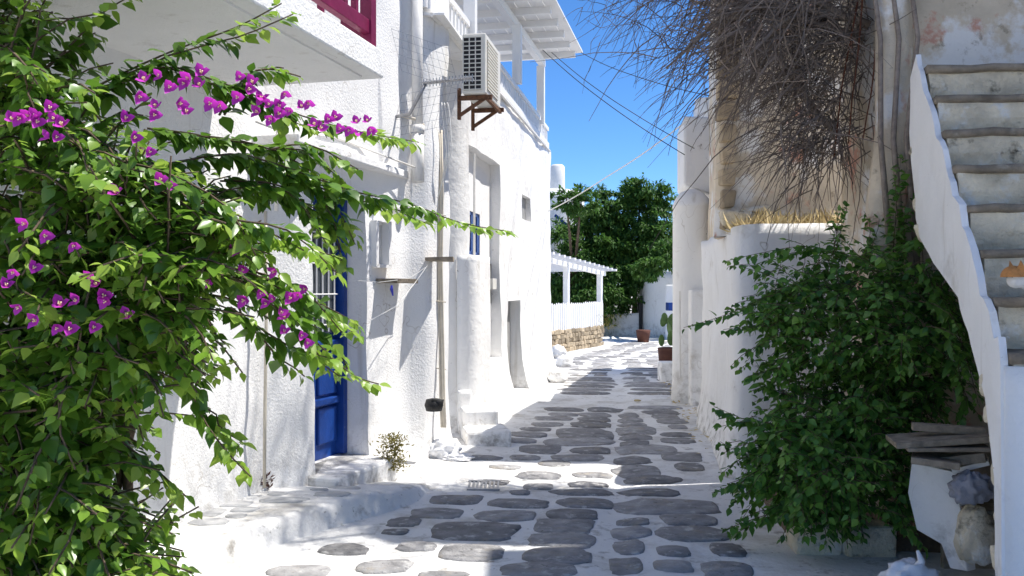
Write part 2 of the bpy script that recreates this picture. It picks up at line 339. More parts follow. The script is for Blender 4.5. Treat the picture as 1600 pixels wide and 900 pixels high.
# door in its recess
dn = P1.n; dd = P1.d
door = MB(); da = doorA-dn*.31; db = doorB-dn*.31
P1.box(door, doorA, doorB, -.26, .31); door = door.build('door', 'blue', h1)
wd = (doorB-doorA).xy.length
def dpt(t, z, o): p = doorA+dd*t+dn*o; p.z = z; return p
for z0, z1 in ((.32, .62), (.72, 1.08)):
    for t0, t1 in ((.08, .38), (.46, .74)):
        mb = MB(); mb.box((dpt((t0+t1)/2, (z0+z1)/2, -.25)), (t1-t0, .03, z1-z0), (dd, dn, Vector((0, 0, 1)))); mb.build('panel', 'blue', door, bevel=.012)
for z in (1.14, .67): mb = MB(); mb.box(dpt(.41, z, -.24), (.82, .055, .06), (dd, dn, Vector((0, 0, 1)))); mb.build('rail', 'blue', door, bevel=.01)
mb = MB(); mb.box(dpt(.41, 1.68, -.25), (.62, .02, .9), (dd, dn, Vector((0, 0, 1)))); mb.build('pane', 'glass', door)
mb = MB()
for i in range(7): mb.tube([dpt(.14+.09*i, 1.24, -.225), dpt(.14+.09*i, 2.12, -.225)], .007, 5)
for z in (1.3, 1.55, 1.8, 2.05): mb.tube([dpt(.1, z, -.22), dpt(.72, z, -.22)], .006, 5)
mb.build('grille', 'smooth', door)
mb = MB(); mb.box(dpt(.785, 1.28, -.23), (.06, .1, 2.14), (dd, dn, Vector((0, 0, 1)))).box(dpt(.02, 1.28, -.23), (.05, .1, 2.14), (dd, dn, Vector((0, 0, 1)))).box(dpt(.4, 2.33, -.23), (.71, .1, .06), (dd, dn, Vector((0, 0, 1)))); mb.build('door_frame', 'blue', h1, bevel=.006)
mb = MB(); mb.box(dpt(.4, .1, .02), (1.0, .5, .2), (dd, dn, Vector((0, 0, 1)))); mb.build('doorstep', 'plaster', h1, False, bevel=.025)
# canopy over the door
a = P(467, 223, 6.17); b = P(640, 280, 8.2); cd = (b-a).normalized(); cn = Vector((-cd.y, cd.x, 0)); mb = MB()
mb.prism([a, b, b+cn*.75, a+cn*.75], (0, 0, .07)); mb.build('door_canopy', 'plaster', h1, bevel=.012)
# balcony
fa = P(600, 123, 5.57); wdir = Vector((.249, .968, 0)); wn = Vector((-.968, .249, 0))
mb = MB(); s0 = fa-wdir*3.6; mb.prism([s0, fa, fa+wn*1.3, s0+wn*1.3], (0, 0, .17)); balc = mb.build('balcony_slab', 'stucco', h1, bevel=.012)
mb = MB(); q0 = s0+wn*.1; q1 = fa+wn*.1-wdir*.1; mb.prism([q0, q1, q1+wn*.04, q0+wn*.04], (0, 0, -.012)); mb.build('drip_groove', 'smooth', balc)
top = fa.z+.17
def rail(z, w, h): m_ = MB(); a = fa+wn*.08-wdir*.06; b = s0+wn*.08; a.z = b.z = z; m_.bar(a, b, w, h); m_.build('railing_bar', 'purple', h1, bevel=.006)
rail(top+.13, .05, .09); rail(top+.95, .06, .08)
a = fa+wn*.08-wdir*.06; e2 = a+wn*1.1
for z in (.13, .95): m_ = MB(); p = a.copy(); q = e2.copy(); p.z = q.z = top+z; m_.bar(p, q, .045, .085); m_.build('railing_bar', 'purple', h1)
for i in range(22):
    p = a-wdir*(.0 if i == 0 else .05+.15*i); wv = .075 if i % 7 == 0 else .035
    m_ = MB(); m_.box((p.x, p.y, top+.5), (wv, wv, .98 if i % 7 == 0 else .8), (wdir, wn, Vector((0, 0, 1)))); m_.build('railing_post' if i % 7 == 0 else 'baluster', 'purple', h1)
for i in range(1, 7):
    p = a+wn*.16*i; m_ = MB(); m_.box((p.x, p.y, top+.5), (.035, .035, .8), (wdir, wn, Vector((0, 0, 1)))); m_.build('baluster', 'purple', h1)
# drain pipe, cables, small fittings (things on the wall)
def wpt(x, y, d): return P(x, y, d)
mb = MB(); mb.tube([wpt(652, -60, 8.15), wpt(652, 205, 8.15)], .05, 12).tube([wpt(652, 196, 8.15), wpt(652, 208, 8.15)], .066, 12).tube([wpt(652, 208, 8.15), wpt(653, 284, 8.12)], .058, 12)
mb.build('drainpipe', 'pipew', None, True, label='thick white drainpipe down the corner of the stucco house', cat='pipe')
mb = MB()
for i, (dx, r) in enumerate(((0, .011), (3.5, .013), (6, .009))):
    mb.tube([wpt(684+dx, 215-6*i, 8.47), wpt(686+dx, 300, 8.46), wpt(685+dx*.9, 420, 8.45), wpt(687+dx, 540, 8.42), wpt(688+dx*1.1, 620, 8.38), wpt(690+dx, 668, 8.3)], r, 6)
for y in (335, 470, 575): mb.tube([wpt(681, y, 8.42), wpt(697, y+2, 8.42)], .006, 5)
mb.build('pipe_bundle', 'pipe', None, True, label='bundle of beige tied pipes running down the white column', cat='pipe')
mb = MB(); mb.tube([P(415, 330, 6.25), P(416, 500, 6.25), P(414, 640, 6.2), P(413, 762, 6.2)], .013, 6); mb.build('conduit', 'pipe', None, True, label='thin grey conduit beside the blue door reaching the pavement', cat='pipe')
mb = MB(); mb.tube([P(434, 175, 6.1), P(434, 250, 6.1), P(432, 330, 6.15)], .016, 6).tube([P(400, 190, 6), P(440, 205, 6.2), P(470, 222, 6.5), P(500, 205, 6.8), P(560, 228, 7.4), P(650, 262, 8.1)], .009, 5)
mb.build('wall_cable', 'pipew', None, True, label='white cable looping along the wall above the door canopy', cat='cable')
mb = MB()
for o in (0, .03, .055): mb.tube([P(515, 130, 7.4)+Vector((0, 0, o)), P(560, 153, 7.8)+Vector((0, 0, o)), P(610, 178, 8.1)+Vector((0, 0, o*.6)), P(648, 186, 8.1), P(662, 196, 8.2)], .014, 6)
mb.build('cable_run', 'pipe', None, True, label='beige cables slanting from under the balcony to the drainpipe', cat='cable')
mb = MB()
for k in range(3): mb.tube([P(690+8*t+4*k, 160+(235-160)*t-18*math.sin(t*3.1)*(k*.6), 8.35) for t in [i/10 for i in range(11)]]+[P(690-3*k, 290+10*k, 8.4)], .006, 5)
mb.build('cable_loop', 'string', None, True, label='loose white cable loops under the air conditioner', cat='cable')
def ledge(x0, x1, y, name, lab, m='wood'):
    a = P1.at(x0, y); b = P1.at(x1, y+2); mb = MB(); c = (a+b)/2; mb.box(c+P1.n*.09, ((b-a).length, .22, .035), (P1.d, P1.n, Vector((0, 0, 1))), .006); return mb.build(name, m, None, label=lab, cat='ledge')
ledge(588, 622, 438, 'wall_ledge', 'small wooden ledge with a blue rag below the little window')
mb = MB(); c = P(612, 446, 7.3); mb.tube([c, c+Vector((.0, -.01, -.03)), c+Vector((.01, 0, -.085))], [.008, .014, .006], 6).build('rag', 'bagblue', None, label='blue rag hanging from the small wooden wall ledge', cat='rag')
q = P(684, 405, 8.35); mb = MB(); mb.box(q+Vector((.03, -.1, 0)), (.26, .2, .035), None, .008); mb.build('wall_ledge', 'wood', None, label='rough wooden ledge crossing the beige pipes on the column', cat='ledge')
mb = MB(); c = P(632, 335, 7.75); mb.tube([c+Vector((-.1, .1, .05)), c+Vector((.03, -.03, 0)), c+Vector((.05, -.06, -.02))], [.05, .05, .055], 12).build('pipe_stub', 'pipew', None, True, label='stubby white pipe end poking out of the wall near the little window', cat='pipe')
mb = MB(); mb.tube([P(560, 438, 7.1), P(592, 441, 7.2), P(640, 435, 7.9), P(665, 418, 8.0)], .003, 4).tube([P(580, 500, 7.1), P(620, 478, 7.4), P(650, 440, 7.9), P(668, 415, 8.0)], .003, 4); mb.build('clothes_line', 'string', None, label='thin string tied across the wall by the wooden ledges', cat='string')
mb = MB(); c = P(678, 633, 8.0); mb.lathe(c, [(.0, -.05), (.07, -.05), (.085, 0), (.07, .05), (.03, .06)], 14).box(c+Vector((.04, -.03, .02)), (.09, .08, .07), None, .01); mb.build('meter', 'cable', None, True, label='dark round meter low on the white column by the pipes', cat='meter')
# white sack at the foot of the column
def blob(c, r, name, m, lab, cat, sq=(1, 1, 1), amp=.35, fr=3., n=20, folds=0):
    mb = MB(); v = []; c = Vector(c)
    for i in range(n+1):
        for j in range(2*n):
            th = math.pi*i/n; ph = math.pi*j/n; p = Vector((math.sin(th)*math.cos(ph), math.sin(th)*math.sin(ph), math.cos(th)))
            k = 1+amp*noise.noise(p*fr+c)+amp*.6*abs(noise.noise(p*fr*2.3+c))
            q = Vector((p.x*sq[0], p.y*sq[1], max(-.75, p.z)*sq[2]))*r*k; v.append(c+q)
    mb.add(v, [(i*2*n+j, (i+1)*2*n+j, (i+1)*2*n+(j+1) % (2*n), i*2*n+(j+1) % (2*n)) for i in range(n) for j in range(2*n)])
    return mb.build(name, m, None, True, label=lab, cat=cat)
blob(G(690, 722)+Vector((0, .1, .09)), .13, 'sack', 'bag', 'crumpled white sack lying at the foot of the white column', 'sack', (1.15, .9, .9), .4, 2.5)
blob(G(715, 722)+Vector((0, 0, .04)), .1, 'plastic_sheet', 'bag', 'flat crumpled white plastic beside the sack by the column', 'plastic', (1.3, .9, .4), .4, 3)
# TV antenna
an = thing('tv_antenna', P(640, 180, 7.9), 'wire grid television antenna on a bent arm beside the air conditioner', 'antenna')
mb = MB(); mb.tube([P(600, 186, 8.1), P(640, 178, 7.9), P(655, 150, 7.8), P(664, 132, 7.8)], .016, 6).build('mast', 'metal', an, True)
mb = MB(); A = P(662, 130, 7.8); B = P(738, 122, 7.6); mb.tube([A, B], .013, 6)
for i in range(16):
    c = A.lerp(B, i/15); mb.tube([c+Vector((-.0, 0, .035)), c-Vector((0, 0, .035))], .005, 4).tube([c+Vector((-.01, -.05, 0)), c+Vector((.01, .05, 0))], .005, 4)
mb.build('boom', 'metal', an)
for sgn in (1, -1):
    mb = MB(); o = P(668, 132, 7.8); ux = Vector((.95, .3, -.25*sgn)).normalized(); uz = Vector((-.25, 0, sgn)).normalized()
    for i in range(6): mb.tube([o+uz*(.05+.075*i)-ux*.22, o+uz*(.05+.075*i)+ux*.3], .0016, 4)
    for i in range(9): mb.tube([o+uz*.05+ux*(-.22+.065*i), o+uz*.43+ux*(-.22+.065*i)], .0016, 4)
    mb.build('reflector_grid', 'metal', an)

# ---------------------------------------------------------------- second left house with roof terrace
A2 = (-.473, 9.87); B2 = (.66, 16.38); P2 = Plane(A2, B2)
h2 = thing('house', (0, 12.5, 0), 'long white house with roof terrace railing and tall window niche', 'house')
pts2 = [(-1.6, 9.75), (-.62, 9.8), (-.50, 9.86), (-.4, 10.3)]+[tuple((Vector(A2).lerp(Vector(B2), t))) for t in (.2, .5, .8, .95)]+[(.72, 16.6), (.72, 17.0), (.5, 17.4), (-.4, 17.7)]
me = wall_mesh(pts2, -.05, 4.14, .9, .12, .03, .22, .3, 'plaster', 2, seed=2)
cs = []
def c2(x0, y0, x1, y1, out, dep): m_ = MB(); P2.box(m_, P2.at(x0, y0), P2.at(x1, y1), out, dep); return m_
na = P2.at(737, 232); nb = P2.at(781, 600); na.z = 3.2; nb.z = .7
m_ = MB(); P2.box(m_, na, nb, .5, .13); cs.append(m_)
wz = P2.at(744, 326); wz2 = P2.at(766, 400); m_ = MB(); P2.box(m_, wz, wz2, .5, .3); cs.append(m_)
cs.append(c2(817, 303, 829, 347, .5, .12)); cs.append(c2(769, 410, 780, 474, .5, .25))
da = P2.at(793, 505); dbb = P2.at(812, 505); da.z = .12; dbb.z = 1.42; m_ = MB(); P2.box(m_, da, dbb, .8, .35); cs.append(m_)
link('wall', cut(me, cs), h2)
wf = MB(); P2.box(wf, wz, wz2, -.2, .24); wf = wf.build('window', 'glass', h2)
for t0, t1, z0, z1 in ((0, 1, 0, .08), (0, 1, .92, 1), (0, .16, 0, 1), (.84, 1, 0, 1), (.44, .56, 0, 1)):
    m_ = MB(); a = wz.lerp(wz2, t0); b = wz.lerp(wz2, t1); a.z = wz.z+(wz2.z-wz.z)*z0; b.z = wz.z+(wz2.z-wz.z)*z1; P2.box(m_, a, b, -.14, .2); m_.build('frame', 'blue', wf)
m_ = MB(); P2.box(m_, P2.at(817, 303), P2.at(829, 347), -.08, .11); m_.build('shutter', 'greyboard', h2)
m_ = MB(); P2.box(m_, P2.at(767, 410), P2.at(781, 474), -.115, .24); m_.build('window', 'dark', h2)
m_ = MB(); P2.box(m_, P2.at(770, 435), P2.at(776, 452), .0, .15); m_.build('meter_box', 'acw', h2)
m_ = MB(); P2.box(m_, da, dbb, -.14, .2); m_.build('door', 'greyboard', h2)
mb = MB(); mb.tube([P2.at(741, 240), P2.at(741, 400)], .014, 6); mb.build('niche_pipe', 'pipew', h2)
# rounded buttress under the window and steps
bt = wall_mesh([(x.x, x.y) for x in (P2.at(728, 600)-P2.n*.1, P2.at(729, 600)+P2.n*.08, P2.at(733, 600)+P2.n*.12, P2.at(750, 600)+P2.n*.12, P2.at(756, 600)+P2.n*.08, P2.at(758, 600)-P2.n*.12)], 0, P2.at(750, 402).z, .12, .06, .012, .02, .3, 'plaster', 1, seed=4); link('buttress', bt, h2)
def step(x0, x1, yb, yt, d, dep, seed): 
    a = P(x0, yb, d); b = P(x1, yb, d); h = P(x0, yt, d).z; m_ = MB(); m_.box(((a.x+b.x)/2, d+dep/2, h/2-.02), (b.x-a.x, dep, h+.04), (Vector((.985, .17, 0)), Vector((-.17, .985, 0)), Vector((0, 0, 1)))); return m_.build('step', 'plaster', h2, False, bevel=.03)
step(722, 793, 708, 674, 8.95, .55, 1); step(716, 772, 690, 640, 9.35, .6, 2); step(712, 734, 640, 611, 9.6, .35, 3)
# terrace railing
rl = lambda z, w_, h_: None
ra = Vector((A2[0], A2[1], 0))-P2.d*1.7+P2.n*-.03; rb = Vector((B2[0], B2[1], 0))+P2.n*-.03
for z, w_, h_ in ((4.2, .1, .09), (4.5, .09, .06)):
    m_ = MB(); p = ra.copy(); q = rb.copy(); p.z = q.z = z; m_.bar(p, q, w_, h_); m_.build('railing_bar', 'smooth', h2)
ln = (rb-ra).length; k = 0
while k*.155 < ln:
    p = ra+P2.d*(k*.155); big = k % 12 == 0; m_ = MB(); m_.box((p.x, p.y, 4.36), (.09 if big else .055, .05, .4 if big else .26), (P2.d, P2.n, Vector((0, 0, 1)))); m_.build('railing_post' if big else 'baluster', 'smooth', h2); k += 1
m_ = MB(); p = ra+P2.n*.06; q = rb+P2.n*.06; p.z = q.z = 4.1; m_.tube([p, q], .02, 6); m_.build('pipe', 'pipew', h2)
m_ = MB(); m_.prism([(-1.6, 8.2, 4.1), (-.62, 8.2, 4.1), (.5, 16.2, 4.1), (-2.4, 16.2, 4.1)], (0, 0, .02)); m_.build('terrace_floor', 'plaster', h2)
# terrace roof: boards, beams, posts
rf0 = P(868, 0, 12.45); rf1 = P(911, 86, 15.3); rf0.z = rf1.z = 5.58; rd = (rf1-rf0).normalized(); rp = Vector((-rd.y, rd.x, 0)); rf0 = rf0-rd*2.4; L_ = (rf1-rf0).length
k = 0
while k*.2 < 2.6:
    m_ = MB(); a = rf0+rp*(.1+k*.2); b = rf1+rp*(.1+k*.2); a.z = b.z = 5.63; m_.bar(a, b, .192, .025); m_.build('roof_board', 'smooth', h2); k += 1
k = 0
while .25+k*.62 < L_:
    a = rf0+rd*(.25+k*.62)+rp*.12; b = a+rp*2.4; a.z = b.z = 5.57; m_ = MB(); m_.bar(a, b, .07, .1); m_.build('rafter', 'smooth', h2); k += 1
a = rf0+rp*.7; b = rf1+rp*.7; a.z = b.z = 5.47; m_ = MB(); m_.bar(a, b, .1, .12); m_.build('beam', 'smooth', h2)
for x, yb in ((808, 131), (845, 195), (735, 60)):
    p = P2.at(x, yb)-P2.n*.0; m_ = MB(); m_.box((p.x, p.y, (p.z+5.42)/2), (.13, .13, 5.42-p.z), (P2.d, P2.n, Vector((0, 0, 1)))); m_.build('roof_post', 'smooth', h2, bevel=.006)
# air conditioner
acp = P(722, 147, 8.6); ax = P2.d; ay = P2.n; AD, AL, AH = .23, .78, .58
ac = thing('air_conditioner', acp, 'boxy off white air conditioner on a rusty bracket high on the wall', 'air conditioner')
ctr = acp+ay*AD/2+ax*AL/2+Vector((0, 0, AH/2)); up = Vector((0, 0, 1))
m_ = MB(); m_.box(ctr, (AL, AD, AH), (ax, ay, up)); m_.build('casing', 'acw', ac, bevel=.015)
m_ = MB(); m_.box(ctr-ax*(AL/2)-ay*.01, (.006, AD*.78, AH*.88), (ax, ay, up)); m_.build('coil', 'dark', ac)
g_ = MB()
for i in range(13): g_.box(ctr-ax*(AL/2+.008)+up*(-AH*.43+AH*.86*i/12)-ay*.01, (.012, AD*.8, .008), (ax, ay, up))
for i in range(4): g_.box(ctr-ax*(AL/2+.008)+ay*(-AD*.4+AD*.78*i/3-.01), (.012, .009, AH*.88), (ax, ay, up))
g_.build('coil_guard', 'acw', ac)
for i in range(15): m_ = MB(); m_.box(ctr+ay*(AD/2+.006)+up*(-AH*.4+AH*.8*i/14)+ax*-.06, (AL*.68, .012, .014), (ax, ay, up)); m_.build('louvre', 'acw', ac)
m_ = MB(); m_.box(ctr+ay*(AD/2+.001)-ax*.06, (AL*.68, .004, AH*.82), (ax, ay, up)); m_.build('fan_grille', 'pipe', ac)
m_ = MB()
for t in (-.32, .3): m_.box(ctr+ax*t-up*(AH/2+.025)-ay*.0, (.04, AD+.1, .04), (ax, ay, up)).bar(ctr+ax*t-up*(AH/2+.03)+ay*.1, ctr+ax*t-up*(AH/2+.2)-ay*.17, .03, .03).box(ctr+ax*t-up*(AH/2+.08)-ay*.16, (.04, .03, .3), (ax, ay, up))
m_.box(ctr-up*(AH/2+.04)+ay*.12, (AL*.9, .03, .03), (ax, ay, up)); m_.build('bracket', 'rust', ac)
# boulders at the far corner of this house
for i, (x, y, r, lab) in enumerate(((870, 598, .17, 'white rounded stone post at the far corner of the long house'), (882, 574, .17, 'white painted boulder behind the corner post of the long house'), (872, 560, .2, 'pale boulder below the stone wall and picket fence'))):
    blob(G(x, y)+Vector((0, 0, r*.6)), r, 'boulder', 'plaster', lab, 'boulder', (.9, .8, .85), .3, 2.2, 14)

# ---------------------------------------------------------------- lane end: stone wall, fence, pergola, far houses
Fa = Vector((.7, 21.2, 0)); Fb = Vector((2.5, 24.9, 0)); fd = (Fb-Fa).normalized(); fn = Vector((fd.y, -fd.x, 0)); FL = (Fb-Fa).length
fw = thing('garden_wall', (1.6, 23, 0), 'tan rubble stone wall under the white picket fence', 'wall')
m_ = MB(); m_.box(Fa.lerp(Fb, .5)-fn*.12+Vector((0, 0, .26)), (FL, .2, .52), (fd, fn, up)); m_.build('core', 'rubble', fw)
row = 0; z = .05
while z < .55:
    t = random.uniform(0, .1)
    while t < FL:
        wv = random.uniform(.12, .28); hv = random.uniform(.09, .13); p = Fa+fd*(t+wv/2)+Vector((0, 0, z)); m_ = MB(); m_.box(p-fn*.02, (wv*.92, .1, hv), (fd, fn, up), .018); m_.build('stone', 'rubble', fw, bevel=.015); t += wv
    z += .115
pk = thing('picket_fence', (1.6, 23, .55), 'white picket fence on the stone wall beneath the pergola', 'fence')
t = .04
while t < FL:
    p = Fa+fd*t; m_ = MB(); hh = .66+.03*random.random(); q = p-fd*.045; m_.prism([q+up*.55, q+fd*.09+up*.55, q+fd*.09+up*(.5+hh), q+fd*.045+up*(.55+hh), q+up*(.5+hh)], fn*.022); m_.build('picket', 'smooth', pk); t += .14
for z in (.7, 1.05): m_ = MB(); m_.bar(Fa-fn*.03+up*z, Fb-fn*.03+up*z, .04, .06); m_.build('rail', 'smooth', pk)
pg = thing('pergola', (1.4, 23, 0), 'white slatted pergola on posts at the end of the lane', 'pergola')
pA = G(885, 548); pB = G(937, 540); pd = (pB-pA).normalized(); pn = Vector((-pd.y, pd.x, 0))
hA = 2.2; hB = 2.0
for p, h in ((pA, hA), (pB, hB), (pA+pn*1.9, hA), (pB+pn*1.9, hB), (pA-pd*2.2, hA+.1)):
    m_ = MB(); m_.box(p+up*h/2, (.13, .13, h), (pd, pn, up)); m_.build('post', 'smooth', pg)
for o in (0, 1.9): m_ = MB(); m_.bar(pA-pd*2.6+pn*o+up*(hA+.2), pB+pd*.35+pn*o+up*hB, .09, .12); m_.build('beam', 'smooth', pg)
Lp = (pB-pA).length+2.9
for i in range(17):
    t = i/16; c = (pA-pd*2.55).lerp(pB+pd*.3, t); z = hA+.2+(hB-hA-.2)*t+.1; m_ = MB(); m_.bar(c-pn*.38+up*z, c+pn*2.2+up*z, .1, .06); m_.build('slat', 'smooth', pg)
def boxhouse(name, lab, x0, y0, x1, y1, h, m='plaster'):
    t = thing(name, ((x0+x1)/2, (y0+y1)/2, 0), lab, 'house'); return t
fh = thing('house', (6.5, 31, 0), 'small white far house with dark doors and a tiny blue window', 'house')
link('wall', wall_mesh([(5.0, 36), (4.35, 31.0), (4.5, 29.6), (5.1, 28.6), (8.2, 27.6)], -.05, 2.15, .6, .25, .05, 0, .2, 'plaster', 1, seed=6), fh)
m_ = MB(); m_.box(P(1048, 479, 27.2)+Vector((0, 0, 0)), (.22, .5, .24)); m_.build('window', 'blue', fh)
for x in (1005, 1012): m_ = MB(); m_.box(P(x, 495, 30.4)+Vector((-.12, 0, 0)), (.1, .5, 1.3)); m_.build('door', 'dark', fh)
m_ = MB(); m_.prism([(4.9, 28.3, 0), (7.5, 27.5, 0), (7.5, 26.9, 0), (4.75, 27.8, 0)], (0, 0, 1.7)); m_.build('porch', 'plaster', fh, bevel=.05)
lw = wall_mesh([(2.9, 31.5), (3.6, 30.5), (4.4, 30.2), (4.6, 31)], -.05, .75, .3, .12, .04, .05, .2, 'plaster', 2); link('low_wall', lw, None, label='low whitewashed wall under the tree at the end of the lane', cat='wall')
lh = thing('house', (-.5, 27, 0), 'white house behind the long house with blue balcony rail and roof tank', 'house')
link('wall', wall_mesh([(1.55, 40), (2.2, 34.2), (1.7, 33), (-3, 32.5)], 0, 5.2, .6, .3, .03, 0, .2, 'plaster', 1, seed=8), lh)
m_ = MB(); m_.prism([P(868, 378, 32.2), P(893, 392, 32.2), P(893, 378, 32.2), P(868, 360, 32.2)], (0, .8, 0)); m_.build('balcony', 'plaster', lh)
for i in range(9): a = P(869+2.8*i, 352+2.2*i, 32); m_ = MB(); m_.box(a, (.04, .04, .6)); m_.build('baluster', 'blue', lh)
m_ = MB(); m_.bar(P(867, 336, 32), P(893, 358, 32), .06, .1); m_.build('railing_bar', 'blue', lh)
m_ = MB(); m_.lathe(P(871, 292, 33.4), [(.26, -.4), (.28, 0), (.27, .75), (.2, .82)], 16); m_.build('water_tank', 'pipew', None, True, label='pale cylindrical water tank on the far roof', cat='tank')

# trees: trunk with limbs, crown of leaf-sized faces
def leafmesh(name, mat_, pos, dirs, ups, size, tmpl, tf):
    n = len(pos); d = dirs/np.linalg.norm(dirs, axis=1, keepdims=True); x = np.cross(d, ups); x /= np.linalg.norm(x, axis=1, keepdims=True)+1e-9; u = np.cross(x, d)
    wv = (.72+.5*rng.random((n, 1, 1)))
    cu = rng.normal(size=(n, 1, 1))*.12
    v = pos[:, None, :]+size[:, None, None]*(wv*tmpl[None, :, 0:1]*x[:, None, :]+tmpl[None, :, 1:2]*d[:, None, :]+(tmpl[None, :, 2:3]+cu*tmpl[None, :, 1:2]**2)*u[:, None, :])
    k = len(tmpl); me = bpy.data.meshes.new(name); nf = len(tf)
    me.vertices.add(n*k); me.vertices.foreach_set('co', v.reshape(-1))
    tfa = np.array(tf); loops = (tfa[None]+(np.arange(n)*k)[:, None, None]).reshape(-1)
    me.loops.add(len(loops)); me.loops.foreach_set('vertex_index', loops.astype(np.int32))
    me.polygons.add(n*nf); me.polygons.foreach_set('loop_start', (np.arange(n*nf)*tfa.shape[1]).astype(np.int32))
    me.update(calc_edges=True); me.validate(); me.polygons.foreach_set('use_smooth', [True]*len(me.polygons)); me.materials.append(M[mat_]); me.update(); return me
LEAF = np.array([(0, 0, 0), (-.3, .22, .07), (-.36, .45, .06), (-.2, .75, .0), (0, 1.05, -.12), (.2, .75, .0), (.36, .45, .06), (.3, .22, .07), (0, .3, -.02), (0, .7, -.03)])
LEAFF = [(0, 8, 1), (1, 8, 2), (2, 8, 9), (2, 9, 3), (3, 9, 4), (0, 7, 8), (7, 6, 8), (6, 9, 8), (6, 5, 9), (5, 4, 9)]
TL = np.array([(0, 0, 0), (-.22, .5, .05), (0, 1, -.05), (.22, .5, .05)]); TLF = [(0, 1, 2), (0, 2, 3)]
def tree(lab, base, hgt, clumps, nleaf, lsize):
    t = thing('tree', base, lab, 'tree', 'trees at the end of the lane'); base = Vector(base); mb = MB()
    fork = base+Vector((.1, 0, hgt*.35)); mb.tube([base, base+Vector((.08, 0, hgt*.18)), fork], [.2, .16, .13], 8)
    for c, r in clumps: mb.tube([fork, fork.lerp(Vector(c), .5)+Vector((0, 0, .15)), Vector(c)], [.08, .05, .02], 5)
    mb.build('trunk', 'bark', t, True)
    ps = []; ds = []
    for c, r in clumps:
        k = int(nleaf*r**2/sum(q[1]**2 for q in clumps)); nsub = max(6, int(k/60))
        cc = rng.normal(size=(nsub, 3)); cc /= np.linalg.norm(cc, axis=1, keepdims=True); cc *= (rng.random((nsub, 1))**.4)*r; cc[:, 2] *= .8
        idx = rng.integers(0, nsub, k); off = rng.normal(size=(k, 3))*[.2, .2, .1]*r*.75
        ps.append(np.array(c)+cc[idx]+off); dv = rng.normal(size=(k, 3))*.5+cc[idx]/r*.8; dv[:, 2] -= .5; ds.append(dv)
    ps = np.concatenate(ps); ds = np.concatenate(ds); ups = np.tile([0., 0, 1.], (len(ps), 1))+rng.normal(size=(len(ps), 3))*.3
    o = link('crown', leafmesh('crown', 'treeleaf', ps, ds, ups, lsize*(.6+.8*rng.random(len(ps))), TL, TLF), t); o['kind'] = 'stuff'
def cl(x, y, d, r): return (tuple(P(x, y, d)), r)
tree('broad feathery green tree standing tallest beside the rounded white tower', (4.3, 31.5, 0), 5, [cl(1000, 300, 31, .75), cl(1030, 315, 31, .6), cl(965, 335, 31, .7), cl(1010, 350, 31, .9), cl(1035, 380, 30.5, .8), cl(985, 390, 31, .9), cl(1030, 412, 27.3, .55), cl(1045, 395, 27.3, .5), cl(1005, 425, 28, .45), cl(950, 400, 31, .9), cl(1000, 425, 30.5, .6)], 30000, .15)
tree('dark leafy tree rising behind the white pergola', (2.0, 30.5, 0), 4.5, [cl(908, 315, 29, .6), cl(885, 310, 29, .5), cl(925, 345, 31, .7), cl(940, 330, 31, .6), cl(955, 352, 31, .7), cl(945, 305, 31.5, .45), cl(895, 370, 31, .9), cl(935, 390, 30.5, .9), cl(905, 420, 30.5, 1.0), cl(950, 440, 30.5, .9), cl(975, 460, 30.5, .7), cl(880, 460, 30.5, .9), cl(930, 470, 30, .9), cl(900, 495, 30, .9), cl(965, 485, 31, .6)], 30000, .15)
# potted cactus on its block
cp = G(1042, 578); m_ = MB(); bq = G(1046, 597); m_.box((bq.x, bq.y+.2, .16), (.28, .4, .34)); m_.build('white_block', 'plaster', None, label='white plastered block on the lane in front of the cactus pot', cat='block', bevel=.02)
pot = thing('cactus_pot', (cp.x+.05, cp.y+.1, 0), 'terracotta pot of prickly pear cactus at the right lane edge', 'plant pot')
m_ = MB(); m_.lathe((cp.x+.05, cp.y+.1, 0), [(.15, 0), (.19, .15), (.21, .38), (.22, .42), (.2, .43), (.17, .4)], 18); m_.build('pot', 'terracotta', pot, True)
for i in range(11):
    m_ = MB(); a = random.uniform(0, 6.3); c = Vector((cp.x+.05+random.uniform(-.14, .14), cp.y+.1+random.uniform(-.1, .1), .5+random.uniform(0, .5)))
    n_ = 12; rr = random.uniform(.09, .13); tl = random.uniform(-.4, .4); pts_ = [c+Vector((math.cos(a)*rr*.7*math.cos(q)+tl*rr*math.sin(q), math.sin(a)*rr*.7*math.cos(q), rr*1.25*math.sin(q))) for q in [2*math.pi*j/n_ for j in range(n_)]]
    m_.prism(pts_, (-math.sin(a)*.025, math.cos(a)*.025, 0)); m_.build('cactus_pad', 'cactus', pot, bevel=.008)
p2 = G(1005, 535); m_ = MB(); m_.lathe(p2, [(.16, 0), (.2, .25), (.22, .36), (.19, .37)], 14); pt2 = m_.build('flower_pot', 'terracotta', None, True, label='small red flower pot by the door of the far house', cat='plant pot')

# ---------------------------------------------------------------- right side: tower, balcony, terrace wall, twig house, stair house
tw = thing('stair_tower', (2.6, 13.4, 0), 'rounded white tower with domed top beyond the peeling house', 'tower')
m_ = MB(); tc = P(1081, 450, 12.6); tr_ = .265
m_.lathe((tc.x, 12.6, 0), [(tr_*1.12, -.02), (tr_*1.03, .3), (tr_, 1.2), (tr_, 2.72), (tr_*1.03, 2.73), (tr_*1.0, 2.77), (tr_*.86, 2.86), (tr_*.6, 2.94), (tr_*.25, 2.98), (.02, 2.99)], 32); m_.build('shaft', 'plaster', tw, True)
m_ = MB(); m_.tube([P(1062, 455, 12.25), P(1063, 590, 12.25)], .012, 6); m_.build('pipe', 'pipew', tw)
m_ = MB(); m_.box((tc.x+.05, 12.3, .78), (.3, .3, 1.6)); m_.build('plinth', 'plaster', tw, bevel=.03)
